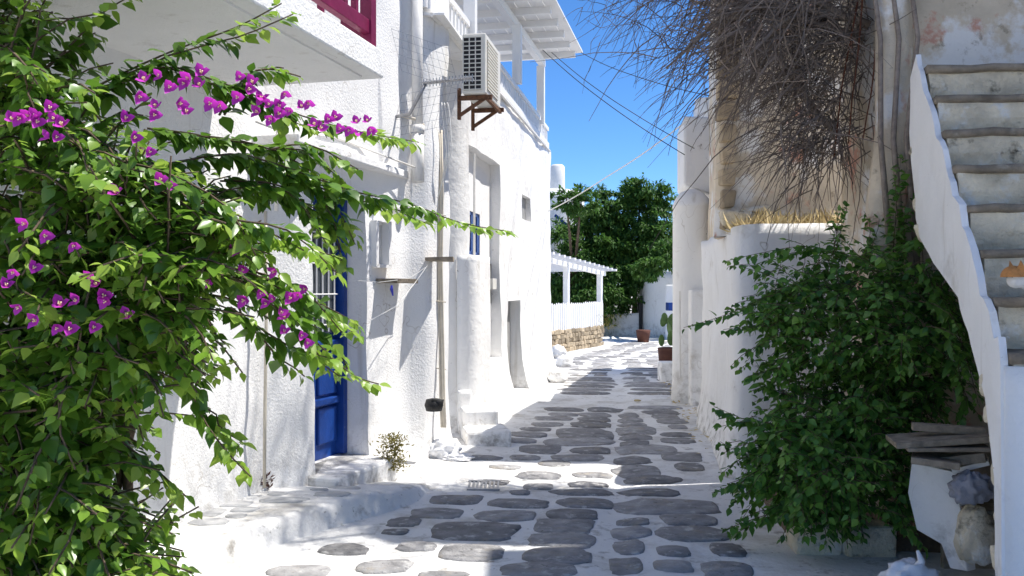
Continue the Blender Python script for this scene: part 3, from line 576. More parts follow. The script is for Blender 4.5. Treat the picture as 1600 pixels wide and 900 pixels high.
# far right house body behind the tower, with box balcony
rh = thing('house', (3.6, 15, 0), 'shaded white house with projecting balcony behind the rounded tower', 'house')
link('wall', wall_mesh([(6, 13.0), (2.68, 13.1), (2.76, 13.6), (3.1, 15.2), (3.75, 18), (7, 18.4)][::-1], -.05, 4.4, .5, .2, .03, .1, .3, 'plaster', 1, seed=12), rh)
m_ = MB(); ba = P(1068, 294, 12.6); m_.prism([ba+Vector((0, 0, .05)), ba+Vector((.5, 0, -.12)), ba+Vector((.5, 0, 1.0)), ba+Vector((0, 0, 1.02))], (.15, 1.3, 0)); m_.build('balcony', 'plaster', rh, bevel=.04)
# terrace (lower whitewashed wall) with pilasters: front end faces the camera at y=7.45
TA = (1.86, 7.45)
tw_pts = [(5.6, 7.3), (4.2, 7.4), (2.6, 7.5), (2.05, 7.46), (1.9, 7.44), (1.87, 7.6), (1.98, 8.1), (2.05, 8.6), (2.1, 8.75), (2.16, 9.6), (2.3, 10.6), (2.42, 11.4), (2.75, 11.8), (3.4, 11.8)][::-1]
tr = thing('terrace_wall', (2.2, 8.5, 0), 'whitewashed terrace wall with weathered ledge below the peeling house', 'wall')
link('wall', wall_mesh(tw_pts, -.05, 2.1, .9, .09, .045, .12, .3, 'plaster', 1, seed=14, top=lambda p: 2.13+.03*nz(p, 2) if p.y < 8.5 else 2.16), tr)
m_ = MB(); m_.prism([(2.3, 7.7, 2.06), (2.65, 11.2, 2.06), (6, 11.4, 2.06), (6, 7.5, 2.06)], (0, 0, .03)); m_.build('ledge_top', 'cream', tr)
# exposed stones at the house corner
for i in range(9):
    q = Vector((2.08+random.uniform(-.02, .25), 8.55+random.uniform(-.1, .1), 2.16+random.uniform(0, .18))); m_ = MB(); m_.box(q, (random.uniform(.15, .3), .18, random.uniform(.07, .12)), None, .025); m_.build('stone', 'stepstone', tr, bevel=.015)
# peeling house
ph_ = thing('house', (3, 9, 2.1), 'old house with peeling cream and pink plaster behind the dead vine', 'house')
link('wall', wall_mesh([(2.9, 13.0), (2.55, 11.6), (2.28, 9.6), (2.0, 8.76), (2.02, 8.66), (2.6, 8.62), (4.4, 8.5)], 2.1, 5.3, 1.0, .1, .025, .03, .3, 'cream', 1, seed=16), ph_)
for z in np.arange(2.25, 5.2, .21):
    m_ = MB(); m_.box((2.08, 8.66, z), (.2 if int(z*10) % 2 else .13, .16, .17), None, .012); m_.build('quoin', 'rubble', ph_, bevel=.02)
# stair house at the near right
sh = thing('stair_house', (2.4, 5, 0), 'whitewashed outside staircase with worn stone steps and cream wall above', 'house')
PS = Plane((2.06, 3.8), (2.39, 5.18))
outline = [(1548, 930), (1548, 840), (1545, 700), (1533, 620), (1518, 560), (1500, 500), (1480, 450), (1455, 410), (1432, 370), (1424, 340), (1418, 250), (1416, 150)]
poly = [PS.at(x, y) for x, y in outline]; d0, q_, r_ = 3.8, .23, .23
stp = []
for k in range(7, -1, -1):
    dk = d0+q_*k; Xk = 2.06+.239*(dk-3.8); zt = 1.33+r_*k
    stp += [Vector((2.06+.239*(dk+q_-3.8), dk+q_, zt)), Vector((Xk, dk, zt))]
poly = [p for p in poly]; far = PS.at(1416, 150); far.z = stp[0].z
nose = [Vector((2.06+.239*(d0+q_*k-3.8), d0+q_*k, 1.33+r_*k-.05+random.uniform(-.05, .03))) for k in np.arange(7.6, -.01, -.25)]
poly2 = poly[:-1]+[far]+nose+[Vector((2.06, 3.8, .0))]
m_ = MB(); m_.prism([p+PS.n*.02 for p in poly2], PS.n*.03); sw = m_.mesh('wall', 'plaster')
bm = bmesh.new(); bm.from_mesh(sw); bmesh.ops.triangulate(bm, faces=[f for f in bm.faces if len(f.verts) > 4]); bmesh.ops.subdivide_edges(bm, edges=[e for e in bm.edges if e.calc_length() > .25], cuts=2, use_grid_fill=True); bmesh.ops.triangulate(bm, faces=[f for f in bm.faces if len(f.verts) > 4])
for v_ in bm.verts: v_.co += PS.n*(.02*nz(v_.co, 4))+Vector((0, .018*nz(v_.co, 5, 3), .012*nz(v_.co, 6, 2)))
bm.to_mesh(sw); bm.free(); link('side_wall', sw, sh)
for k in range(0, 8):
    dk = d0+q_*k; Xk = 2.06+.239*(dk-3.8)+.02; zt = 1.33+r_*k; ang_ = Vector((1, -.12, 0)).normalized()
    j = random.uniform(-.02, .03)
    n_ = 14; m_ = MB(); v = []; 
    for i in range(n_+1):
        x = Xk+.045+1.72*i/n_
        for (yo, z) in ((.3, zt-.04), (.3, zt-r_-.02), (-.0, zt-r_-.02), (-.015, zt-r_*.6), (-.01, zt-.075), (.0, zt-.04)): 
            p = Vector((x+.239*max(0, yo), dk+yo-.12*(x-Xk), z)); p += Vector((0, .022*nz(p, 7, k)+.01*nz(p, 19), .012*nz(p, 6, 4))) if yo < .2 else Vector(); v.append(p)
    kk = 6; m_.add(v, [(i*kk+a, i*kk+(a+1) % kk, (i+1)*kk+(a+1) % kk, (i+1)*kk+a) for i in range(n_) for a in range(kk)]+[tuple(range(kk)), tuple(n_*kk+a for a in range(kk))]); m_.build('riser', 'stepstone', sh, False); kk = 5
    m_ = MB(); v = []
    for i in range(n_+1):
        x = Xk+.03+1.73*i/n_; e_ = .03+.03*noise.noise(Vector((x*5, k*3.1, 0)))
        for (yo, z) in ((.32, zt-.05), (-e_+.02, zt-.05), (-e_, zt-.035), (-e_+.01, zt-.005), (.32, zt)):
            p = Vector((x+.239*max(0, yo), dk+yo-.12*(x-Xk), z)); p.z += .012*nz(p, 8, 6); v.append(p)
    m_.add(v, [(i*kk+a, i*kk+(a+1) % kk, (i+1)*kk+(a+1) % kk, (i+1)*kk+a) for i in range(n_) for a in range(kk)]+[tuple(range(kk)), tuple(n_*kk+a for a in range(kk))]); m_.build('tread', 'tread', sh, True)
link('front_wall', wall_mesh([(2.09, 3.79), (2.5, 3.72), (3.9, 3.55)], -.05, 1.26, .07, .09, .02, 0, .2, 'plaster', 0, seed=18), sh)
link('upper_wall', wall_mesh([(2.75, 7.5), (2.70, 6.4), (2.72, 6.28), (2.85, 6.22), (4.2, 6.1)], -.05, 7.6, .5, .1, .03, .0, .2, 'cream', 1, seed=20), sh)
link('unseen_shade_wall', wall_mesh([(3.98, 6.1), (3.95, 4), (3.9, .5)], -.05, 8.6, .4, .3, .03, 0, .2, 'plaster', 0, seed=22), sh)  # unseen wall right of the steps, added to shade the near lane
m_ = MB(); m_.tube([(2.62, 6.25, .0), (2.64, 6.25, 1.2), (2.6, 6.28, 2.0), (2.66, 6.25, 2.7), (2.67, 6.25, 7)], [.16, .15, .13, .12, .13], 10); m_.build('corner_pier', 'cream', sh, True)
for i in range(9):   # rough stones down the broken edge under the stairs
    q = PS.at(*[(1546, 870), (1546, 800), (1545, 740), (1543, 690), (1537, 640), (1528, 600), (1430, 365), (1424, 320), (1420, 230)][i])+PS.n*.08; m_ = MB(); m_.box(q, (.12, .12, .11), None, .03); m_.build('stone', 'stepstone', sh, bevel=.03)
# low stone planter
def plant_block(x0, x1, yb, h, lab):
    a = G(x0, yb); b = G(x1, yb); m_ = MB(); m_.box(((a.x+b.x)/2, a.y+.12, h/2), (b.x-a.x, .24, h+.02), None, .012); m_.build('planter_block', 'stepstone', None, bevel=.025, label=lab, cat='block')
plant_block(1246, 1318, 868, .17, 'left whitewashed stone block edging the green climber bed'); plant_block(1322, 1405, 872, .17, 'right whitewashed stone block edging the green climber bed')
m_ = MB(); pts_ = [Vector((1.75, 5.5, .09)), Vector((2.7, 5.4, .09)), Vector((3, 7.4, .09)), Vector((1.95, 7.35, .05))]; m_.prism(pts_, (0, 0, -.12)); m_.build('planting_bed', 'bark', None, kind='structure')
# debris nook: leaning cabinet, boards, cloth, rock, bag
cab = thing('broken_cabinet', (2.3, 4.75, 0), 'broken white wooden cabinet leaning under the stairs', 'cabinet')
K = lambda x, y, d: P(x, y, d)
m_ = MB(); m_.prism([K(1424, 722, 4.9), K(1492, 738, 4.7), K(1500, 800, 4.7), K(1512, 893, 4.65), K(1484, 888, 4.7), K(1470, 850, 4.8), K(1432, 828, 4.9), K(1418, 770, 4.92)], (.06, .03, 0)); m_.build('side_panel', 'plaster', cab, bevel=.006)
m_ = MB(); m_.bar(K(1488, 736, 4.68), K(1545, 722, 4.6), .05, .025); m_.build('top_rail', 'smooth', cab)
m_ = MB(); m_.bar(K(1498, 790, 4.75), K(1560, 792, 4.7), .3, .02); m_.build('shelf', 'wood', cab)
m_ = MB(); m_.box(K(1540, 800, 5.1), (.5, .03, .7)); m_.build('back_panel', 'wood', cab)
for i, (x0, y0, x1, y1, d, w_, h_, lab) in enumerate(((1392, 690, 1540, 680, 4.75, .3, .03, 'long grey board topmost but one on the broken cabinet'), (1412, 697, 1540, 697, 4.7, .25, .02, 'thin grey board sandwiched in the pile on the cabinet'), (1425, 712, 1500, 722, 4.7, .3, .035, 'short thick plank lying directly on the cabinet, left'), (1470, 720, 1540, 712, 4.65, .12, .05, 'brown beam end lying directly on the cabinet, right'), (1425, 666, 1540, 674, 4.75, .06, .04, 'dark rough stick on top of the board pile'))):
    m_ = MB(); m_.bar(K(x0, y0, d+.05), K(x1, y1, d-.05), w_, h_); m_.build('board', 'wood', None, bevel=.004, label=lab, cat='board', group='boards piled on the broken cabinet')
blob(K(1518, 764, 4.55), .09, 'cloth_bundle', 'cloth', 'crumpled grey cloth stuffed on the cabinet shelf', 'cloth', (1.1, .8, .9), .4, 3)
blob(K(1524, 840, 4.6), .12, 'rock', 'stepstone', 'large rough pale rock standing inside the cabinet', 'rock', (.75, .8, 1.35), .2, 2)
bgp = K(1420, 905, 4.45); bgo = blob(bgp, .11, 'plastic_bag', 'bag', 'knotted white plastic bag with blue print on the ground', 'plastic bag', (1.2, .9, .75), .35, 2.2)
m_ = MB(); m_.tube([bgp+Vector((.03, -.02, .05)), bgp+Vector((.05, -.03, .1)), bgp+Vector((.03, -.03, .15))], [.03, .018, .008], 8); m_.build('bag_knot', 'bag', bgo, True)
for a, b in (((-.06, .0), (-.035, .035)), ((-.035, .035), (-.01, .0)), ((.0, .03), (.03, .0)), ((.03, .0), (.045, .035)), ((-.06, 0), (.0, -.01))):
    m_ = MB(); m_.tube([bgp+Vector((a[0], -.118, a[1]+.015)), bgp+Vector((b[0], -.118, b[1]+.015))], .006, 5); m_.build('print_mark', 'bagblue', bgo)
# cat on the stair
def skin(name, joints, edges, m, parent, sub=2):
    me = bpy.data.meshes.new(name); me.from_pydata([j[0] for j in joints], edges, []); o = bpy.data.objects.new(name, me); C.objects.link(o)
    s = o.modifiers.new('s', 'SKIN'); sv = me.skin_vertices[0].data
    for i, j in enumerate(joints): sv[i].radius = (j[1], j[1]); sv[i].use_root = i == 0
    ss = o.modifiers.new('u', 'SUBSURF'); ss.levels = ss.render_levels = sub
    dg = bpy.context.evaluated_depsgraph_get(); r = bpy.data.meshes.new_from_object(o.evaluated_get(dg)); bpy.data.objects.remove(o); r.materials.clear(); r.materials.append(M[m])
    r.polygons.foreach_set('use_smooth', [True]*len(r.polygons)); return link(name, r, parent)
cat = thing('cat', (2.28, 3.95, 1.56), 'orange and white cat resting on the stone stair at right edge', 'cat')
hc = P(1588, 436, 3.78); S = lambda x, y, z: tuple(hc+Vector((x, y, z)))
skin('body', [(S(.2, .1, -.02), .06), (S(.1, .05, -.01), .055), (S(.045, .02, .005), .042), (S(0, 0, .0), .045), (S(-.035, -.01, -.02), .024), (S(.32, .1, -.03), .07), (S(.42, .06, -.05), .06), (S(.12, .0, -.06), .022), (S(.05, -.04, -.085), .016), (S(.5, .0, -.08), .02), (S(.4, -.08, -.09), .015)],
     [(0, 1), (1, 2), (2, 3), (3, 4), (0, 5), (5, 6), (1, 7), (7, 8), (6, 9), (9, 10)], 'catw', cat)
for sgn in (-1, 1):
    m_ = MB(); b_ = hc+Vector((.0, .0+.03*sgn, .035)); m_.add([b_+Vector((-.018, 0, 0)), b_+Vector((.02, .012*sgn, 0)), b_+Vector((.012, -.012, 0)), b_+Vector((-.005, .012*sgn, .045))], [(0, 1, 3), (1, 2, 3), (2, 0, 3), (0, 2, 1)]); m_.build('ear', 'cato', cat)
    m_ = MB(); m_.lathe(hc+Vector((-.035, -.012+.02*sgn, .012)), [(.001, -.006), (.006, 0), (.001, .006)], 8); m_.build('eye', 'dark', cat)
m_ = MB(); v = []
for i in range(7):
    for j in range(14):
        th = math.pi*.5*i/6; pp = 2*math.pi*j/14; v.append(hc+Vector((-.012+.05*math.sin(th)*math.cos(pp), .05*math.sin(th)*math.sin(pp), .008+.049*math.cos(th))))
m_.add(v, [(i*14+j, i*14+(j+1) % 14, (i+1)*14+(j+1) % 14, (i+1)*14+j) for i in range(6) for j in range(14)]); m_.build('orange_cap', 'cato', cat, True)

# ---------------------------------------------------------------- wires across the sky
def wire(pts, r, m, lab):
    p = [Vector(q) for q in pts]; out = []
    for a, b in zip(p[:-1], p[1:]):
        for i in range(12): t = i/12; q = a.lerp(b, t); q.z -= .25*math.sin(math.pi*t)*(b-a).length*.05; out.append(q)
    mb = MB(); mb.tube(out+[p[-1]], r, 5); mb.build('cable', m, None, True, label=lab, cat='cable', group='cables over the lane')
wire([P(848, 78, 14), P(960, 170, 12), P(1070, 242, 11.8)], .006, 'cable', 'lowest black cable from the terrace roof to the right house')
wire([P(862, 82, 14), P(960, 158, 12.2), P(1085, 232, 11.8)], .0055, 'cable', 'middle black cable from the terrace roof to the right house')
wire([P(908, 82, 15), P(990, 118, 13), P(1110, 150, 11.8)], .0055, 'cable', 'uppermost black cable leaving the terrace roof corner')
wire([P(856, 330, 16.2), P(950, 275, 14.5), P(1078, 185, 12)], .01, 'string', 'white rope stretched over the lane before the trees')
wire([P(832, 460, 13.6), P(846, 380, 14.8), P(855, 330, 16.1)], .006, 'string', 'white string running down the wall from the rope end')

# ---------------------------------------------------------------- dead vine of bare twigs
dv = thing('dead_vine', (2.65, 6.5, 2.0), 'tangle of bare brown twigs hanging from the peeling house', 'vine')
mb = MB()
def arc(p, d, L, droop, n, wob):
    pts = [Vector(p)]; d = Vector(d).normalized()
    for i in range(n):
        d = (d+Vector((random.gauss(0, wob), random.gauss(0, wob), random.gauss(0, wob)-droop))).normalized(); pts.append(pts[-1]+d*L/n)
    return pts
mains = []
for i in range(22):
    s = Vector((2.55+random.uniform(-.1, .15), 6.6+random.uniform(-.2, .6), random.uniform(2.7, 6.8)))
    pts_ = arc(s, (random.uniform(-1, -.3), random.uniform(-.3, .5), random.uniform(0, .9)), random.uniform(.9, 1.9), .06, 9, .16)
    mains.append(pts_); mb2 = MB(); mb2.tube(pts_, [.034*(1-.75*k/9) for k in range(10)], 6); mb2.build('branch', 'branch', dv, True)
for i in range(3):
    pts_ = [Vector((2.62+.03*i, 6.05+.05*i, 1.9-.1*i)), Vector((2.58, 6.1, 2.6)), Vector((2.6+.04*i, 6.15, 3.3)), Vector((2.55, 6.3, 4.2+.3*i)), Vector((2.3, 6.8, 5.2))]; mb2 = MB(); mb2.tube([p_+Vector((.07*(i-1), -.04*i, 0)) for p_ in pts_], [.022, .019, .017, .014, .01], 7); mb2.build('branch', 'branch', dv, True)
for i in range(5):
    x = 2.42+.03*i; pts_ = arc(Vector((x+.15, 6.45, 4.9)), (-.12, -.04, -1), random.uniform(2.0, 2.7), .05, 14, .045); mb2 = MB(); mb2.tube(pts_, [.009-.0003*k for k in range(15)], 5); mb2.build('red_stem', 'redtwig', dv, True)
for i in range(3900):
    m0 = random.choice(mains); s = m0[random.randint(1, len(m0)-1)]+Vector((random.gauss(0, .12), random.gauss(0, .2), random.gauss(0, .25)))
    if random.random() < .3: s = Vector((random.uniform(1.6, 2.6), random.uniform(6.5, 7.5), random.uniform(3.2, 6.6)))
    elif random.random() < .2: s = Vector((random.uniform(2.15, 2.65), random.uniform(6.5, 7.3), random.uniform(2.6, 3.8)))
    elif random.random() < .15: s = Vector((random.uniform(1.0, 2.4), random.uniform(5.8, 7.2), random.uniform(5.2, 7)))  # twigs above the view, added to dapple the near ground with shade
    L = random.uniform(.25, .9)*(1.3 if random.random() < .15 else 1)
    pts_ = arc(s, (random.gauss(-.45, .6), random.gauss(0, .5), random.gauss(-.1, .6)), L, random.uniform(.04, .22), 6, .1)
    r0 = random.uniform(.0035, .0065); mb.tube(pts_, [r0*(1-.11*k) for k in range(7)], 3, False)
for i in range(230):   # long sprays reaching over the lane
    s = Vector((random.uniform(1.3, 2.1), random.uniform(6.5, 7.5), random.uniform(4.0, 5.6)))
    pts_ = arc(s, (random.uniform(-1, -.4), random.gauss(0, .3), random.uniform(-.2, .5)), random.uniform(.7, 1.25), random.uniform(.1, .26), 9, .1); mb.tube(pts_, [.0048*(1-.08*k) for k in range(10)], 3, False)
    for k in range(5): q = pts_[random.randint(2, 9)]; p3 = arc(q, (random.gauss(-.3, .6), random.gauss(0, .5), random.gauss(-.3, .4)), random.uniform(.12, .4), .08, 4, .15); mb.tube(p3, [.003*(1-.15*j) for j in range(5)], 3, False)
o = link('twigs', mb.mesh('twigs', 'twig', False, False), dv); o['kind'] = 'stuff'
# dry grass on the ledge
n = 1500; ps = np.stack([rng.uniform(2.05, 3.0, n), rng.uniform(7.6, 8.5, n), np.full(n, 2.09)], 1); ds = rng.normal(size=(n, 3))*[.7, .7, .3]+[0, 0, .7]
o = link('dry_grass', leafmesh('dry_grass', 'drygrass', ps, ds, rng.normal(size=(n, 3)), .09+.16*rng.random(n), TL*[.07, 1, 1], TLF), None, kind='stuff'); tag(o, 'golden dry grass growing on the terrace wall ledge', 'grass')

# ---------------------------------------------------------------- climbers: leaves along drooping shoots
def shoots_to_leaves(shoots, spacing, size, droop):
    pos, dr, up_, sz, tip = [], [], [], [], []
    for pts in shoots:
        L = sum((b-a).length for a, b in zip(pts[:-1], pts[1:])); n = max(3, int(L/spacing)); acc = 0; seg = 0; side = 1
        cum = [0]
        for a, b in zip(pts[:-1], pts[1:]): cum.append(cum[-1]+(b-a).length)
        for i in range(n):
            s = L*(i+.5)/n
            while seg < len(pts)-2 and cum[seg+1] < s: seg += 1
            a, b = pts[seg], pts[seg+1]; t = (s-cum[seg])/max(1e-6, cum[seg+1]-cum[seg]); p = a.lerp(b, t); d = (b-a).normalized()
            sd_ = d.cross(Vector((0, 0, 1))); sd_ = sd_.normalized() if sd_.length > .1 else Vector((1, 0, 0))
            for _ in range(2 if random.random() < .65 else 1):
                side = -side; v = sd_*side*random.uniform(.4, 1)+d*random.uniform(.2, .7)+Vector((random.gauss(0, .3), random.gauss(0, .3), random.gauss(-droop, .3)))
                pos.append(p+v.normalized()*.012); dr.append(v); up_.append(Vector((random.gauss(.25, .35), random.gauss(-.1, .35), 1))); sz.append(size*random.uniform(.5, 1.35)*(1-.35*(i/n)**3)); tip.append(i/n)
    return np.array([tuple(p) for p in pos]), np.array([tuple(p) for p in dr]), np.array([tuple(p) for p in up_]), np.array(sz), np.array(tip)
leafproto = {}
def leafobj(parent, m, p, d, u, s):
    if m not in leafproto:
        leafproto[m] = leafmesh('leaf', m, np.zeros((1, 3)), np.array([[0, 1., 0]]), np.array([[0, 0, 1.]]), np.ones(1), LEAF, LEAFF)
    d = Vector(d).normalized(); x = d.cross(Vector(u)).normalized(); z = x.cross(d)
    o = bpy.data.objects.new('leaf', leafproto[m]); C.objects.link(o); o.parent = parent
    mw = Matrix(((x.x, d.x, z.x, p[0]), (x.y, d.y, z.y, p[1]), (x.z, d.z, z.z, p[2]), (0, 0, 0, 1))) @ Matrix.Scale(s, 4)
    o.matrix_parent_inverse = parent.matrix_basis.inverted(); o.matrix_basis = mw
def path(*pp): # smooth curve through pixel/depth points
    p = [P(*q) for q in pp]; out = []
    for i in range(len(p)-1):
        p0, p1, p2_, p3 = p[max(i-1, 0)], p[i], p[i+1], p[min(i+2, len(p)-1)]
        for k in range(6):
            t = k/6; out.append(.5*((2*p1)+(p2_-p0)*t+(2*p0-5*p1+4*p2_-p3)*t*t+(3*p1-p0-3*p2_+p3)*t**3))
    return out+[p[-1]]
def climber(root, shoots_named, shoots_mass, mats, spacing, size, droop, stem_m, stems_r=.004):
    shoots_named = shoots_named+[[q+Vector((random.gauss(0, .01), random.gauss(0, .01), .0))+o_*(k/len(s_)-.1) for k, q in enumerate(s_[:int(len(s_)*random.uniform(.7, .95))])] for s_ in shoots_named for o_ in [Vector((random.gauss(0, .07), random.gauss(0, .07), random.gauss(-.04, .07)))]]
    a = shoots_to_leaves(shoots_named, spacing*.7, size*1.15, droop); b = shoots_to_leaves(shoots_mass, spacing, size, droop)
    n = len(a[0]); idx = np.argsort(-a[3]/a[0][:, 1])[:300]; rest = np.setdiff1d(np.arange(n), idx)
    for i in idx: leafobj(root, mats[0] if a[4][i] < .8 else mats[1], a[0][i], a[1][i], a[2][i], a[3][i])
    cat_ = [np.concatenate([a[j][rest], b[j]]) for j in range(5)]
    for nm, mm, sel in (('foliage', mats[0], cat_[4] < .72), ('young_foliage', mats[1], cat_[4] >= .72)):
        o = link(nm, leafmesh(nm, mm, cat_[0][sel], cat_[1][sel], cat_[2][sel], cat_[3][sel], LEAF, LEAFF), root); o['kind'] = 'stuff'
    mb = MB()
    for s in shoots_named+shoots_mass: mb.tube(s[::2]+[s[-1]], [stems_r*(1-.5*i/len(s[::2])) for i in range(len(s[::2])+1)], 3, False)
    o = link('stems', mb.mesh('stems', stem_m, True, False), root); o['kind'] = 'stuff'
bo = thing('bougainvillea', (-1.5, 3.4, 0), 'huge bougainvillea with glossy leaves and magenta flowers filling the left', 'bougainvillea')
named = [path((120, 150, 3.3), (200, 110, 3.3), (280, 75, 3.3), (370, 42, 3.3), (440, 5, 3.3)), path((150, 150, 3.3), (250, 105, 3.3), (320, 120, 3.4), (400, 150, 3.5), (470, 180, 3.6), (560, 205, 3.8), (655, 222, 4)),
 path((250, 260, 3.4), (360, 240, 3.5), (450, 262, 3.6), (550, 298, 3.8), (640, 318, 4), (720, 348, 4.2), (800, 362, 4.4)), path((130, 340, 3.2), (230, 328, 3.1), (320, 350, 3.1), (420, 375, 3.2), (525, 400, 3.4)),
 path((200, 400, 3.3), (330, 420, 3.3), (430, 470, 3.4), (500, 540, 3.5), (550, 585, 3.6), (592, 600, 3.6)), path((200, 450, 3.3), (270, 540, 3.3), (310, 640, 3.3), (350, 700, 3.3), (392, 745, 3.3)),
 path((140, 430, 3.1), (175, 500, 3.0), (195, 590, 3.0), (225, 690, 3.0)), path((90, 640, 3.2), (190, 690, 3.2), (290, 775, 3.3)), path((90, 740, 3.2), (190, 790, 3.2), (270, 835, 3.2)), path((100, 850, 3.2), (200, 860, 3.2), (300, 895, 3.2)),
 path((60, 120, 3.4), (120, 60, 3.4), (160, 20, 3.5), (210, -10, 3.5)), path((330, 420, 3.5), (430, 450, 3.6), (510, 490, 3.7), (560, 525, 3.8)), path((300, 300, 3.6), (400, 300, 3.7), (500, 330, 3.8), (540, 420, 3.9)), path((20, 100, 3.3), (50, 40, 3.3), (80, -20, 3.3)),
 path((380, 250, 3.6), (470, 280, 3.7), (520, 340, 3.8), (535, 420, 3.9)), path((350, 280, 3.5), (450, 300, 3.6), (510, 380, 3.7)), path((380, 420, 3.4), (470, 450, 3.5), (535, 520, 3.6)), path((400, 240, 3.7), (480, 225, 3.8), (560, 265, 3.9)), path((360, 480, 3.4), (450, 540, 3.5), (520, 560, 3.5)),
 path((250, 300, 3.1), (350, 340, 3.0), (450, 360, 3.1), (530, 430, 3.3)), path((230, 200, 3.5), (330, 215, 3.6), (430, 235, 3.7), (520, 290, 3.9)), path((350, 180, 3.5), (400, 110, 3.5), (470, 120, 3.5)), path((200, 520, 3.3), (290, 560, 3.3), (350, 580, 3.4)), path((180, 250, 3.1), (260, 270, 3.0), (350, 320, 3.0), (400, 400, 3.0))]
bx = [(-60, 10), (60, 60), (120, 90), (200, 170), (250, 250), (330, 350), (400, 390), (450, 360), (520, 290), (600, 200), (680, 155), (760, 165), (850, 205), (960, 250)]
bxy = lambda y: float(np.interp(y, [b[0] for b in bx], [b[1] for b in bx]))
mass = []
while len(mass) < 1900:
    y = random.uniform(20, 980); xm = bxy(y)-40; x = xm-abs(random.gauss(0, .5))*(xm+150) if random.random() < .8 else random.uniform(-260, xm)
    if y < 300 and random.random() < .55: continue
    d = 3.75-.75*random.random()**1.2+(.3 if x < 0 else 0)
    s = P(x, y, d); mass.append(arc(s, (random.gauss(.35, .5), random.gauss(-.45, .4), random.gauss(.25, .45)), random.uniform(.18, .42), random.uniform(.06, .18), 6, .1))
climber(bo, named, mass, ('leaf', 'leafyoung'), .029, .06, .45, 'bark', .0055)
mb = MB()
for i in range(7): s = Vector((-1.75+random.uniform(-.2, .2), 3.6+random.uniform(-.1, .1), 0)); e = P(random.uniform(0, 250), random.uniform(100, 500), 3.6); mb.tube([s, s.lerp(e, .4)+Vector((random.gauss(0, .1), 0, .1)), s.lerp(e, .75)+Vector((0, .05, .15)), e], [.03, .022, .015, .008], 6)
mb.build('trunk', 'bark', bo, True)
# flowers: three papery bracts round cream florets
BR = np.array([(0, 0, 0), (-.34, .35, .1), (-.3, .7, .2), (0, 1.05, .12), (.3, .7, .2), (.34, .35, .1), (0, .5, -.04)]); BRF = [(0, 6, 1), (1, 6, 2), (2, 6, 3), (3, 6, 4), (4, 6, 5), (5, 6, 0)]
ang = [0, 2.1, 4.2]; fm = leafmesh('flower', 'bract', np.zeros((3, 3)), np.array([(math.cos(a)*.75, math.sin(a)*.75, .65) for a in ang]), np.array([(-math.cos(a)*.7, -math.sin(a)*.7, .7) for a in ang]), np.ones(3), BR, BRF)
fl = MB()
for a in ang: fl.tube([(0, 0, 0), (math.cos(a)*.12, math.sin(a)*.12, .5)], [.04, .06], 5)
flm = fl.mesh('floret', 'floret')
spots = [(30, 185), (75, 175), (85, 185), (60, 195), (85, 215), (75, 220), (20, 190), (218, 150), (245, 168), (250, 120), (262, 140), (290, 130), (318, 118), (290, 175), (325, 160), (198, 185), (370, 152), (378, 125), (397, 130), (405, 155), (402, 175), (432, 178), (445, 140), (455, 175), (484, 156), (420, 168), (500, 205), (515, 190), (530, 205), (545, 200), (572, 188), (585, 205), (555, 195), (250, 285), (365, 385), (145, 437), (165, 470), (160, 465), (40, 350), (22, 420), (50, 420), (145, 510), (60, 500), (90, 515), (105, 520), (465, 460), (432, 425), (415, 480), (435, 495), (470, 522), (445, 500), (408, 460), (380, 420), (380, 470), (315, 140), (60, 185), (95, 480), (30, 480), (235, 235), (210, 215), (330, 440), (300, 125), (345, 165), (275, 160), (388, 140), (412, 150), (425, 185), (440, 165), (470, 170), (490, 195), (525, 185), (560, 210), (575, 200), (50, 180), (95, 200), (240, 180), (230, 130), (150, 445), (370, 390), (455, 470), (425, 470), (480, 455), (445, 520), (475, 535), (110, 380), (65, 370), (200, 495), (120, 470), (5, 450), (180, 300), (265, 290)]
spots = [q for q in spots]
for (x, y) in spots:
    d = float(np.interp(x, [0, 300, 660], [2.72, 2.95, 3.75]))-.03; p = P(x+random.uniform(-4, 4), y+random.uniform(-4, 4), d); s = random.uniform(.028, .041)
    o = bpy.data.objects.new('flower', fm); C.objects.link(o); o.parent = bo; o.matrix_parent_inverse = bo.matrix_basis.inverted()
    o.matrix_basis = Matrix.Translation(p) @ Vector((random.gauss(.3, .5), -1+random.gauss(0, .3), random.gauss(.2, .5))).to_track_quat('Z', 'Y').to_matrix().to_4x4() @ Matrix.Scale(s, 4)
    q = bpy.data.objects.new('floret', flm); C.objects.link(q); q.parent = o
iv = thing('green_climber', (2.0, 6.0, 0), 'dark green climbing bush sprawling against the terrace wall', 'climber')
D = 6.1
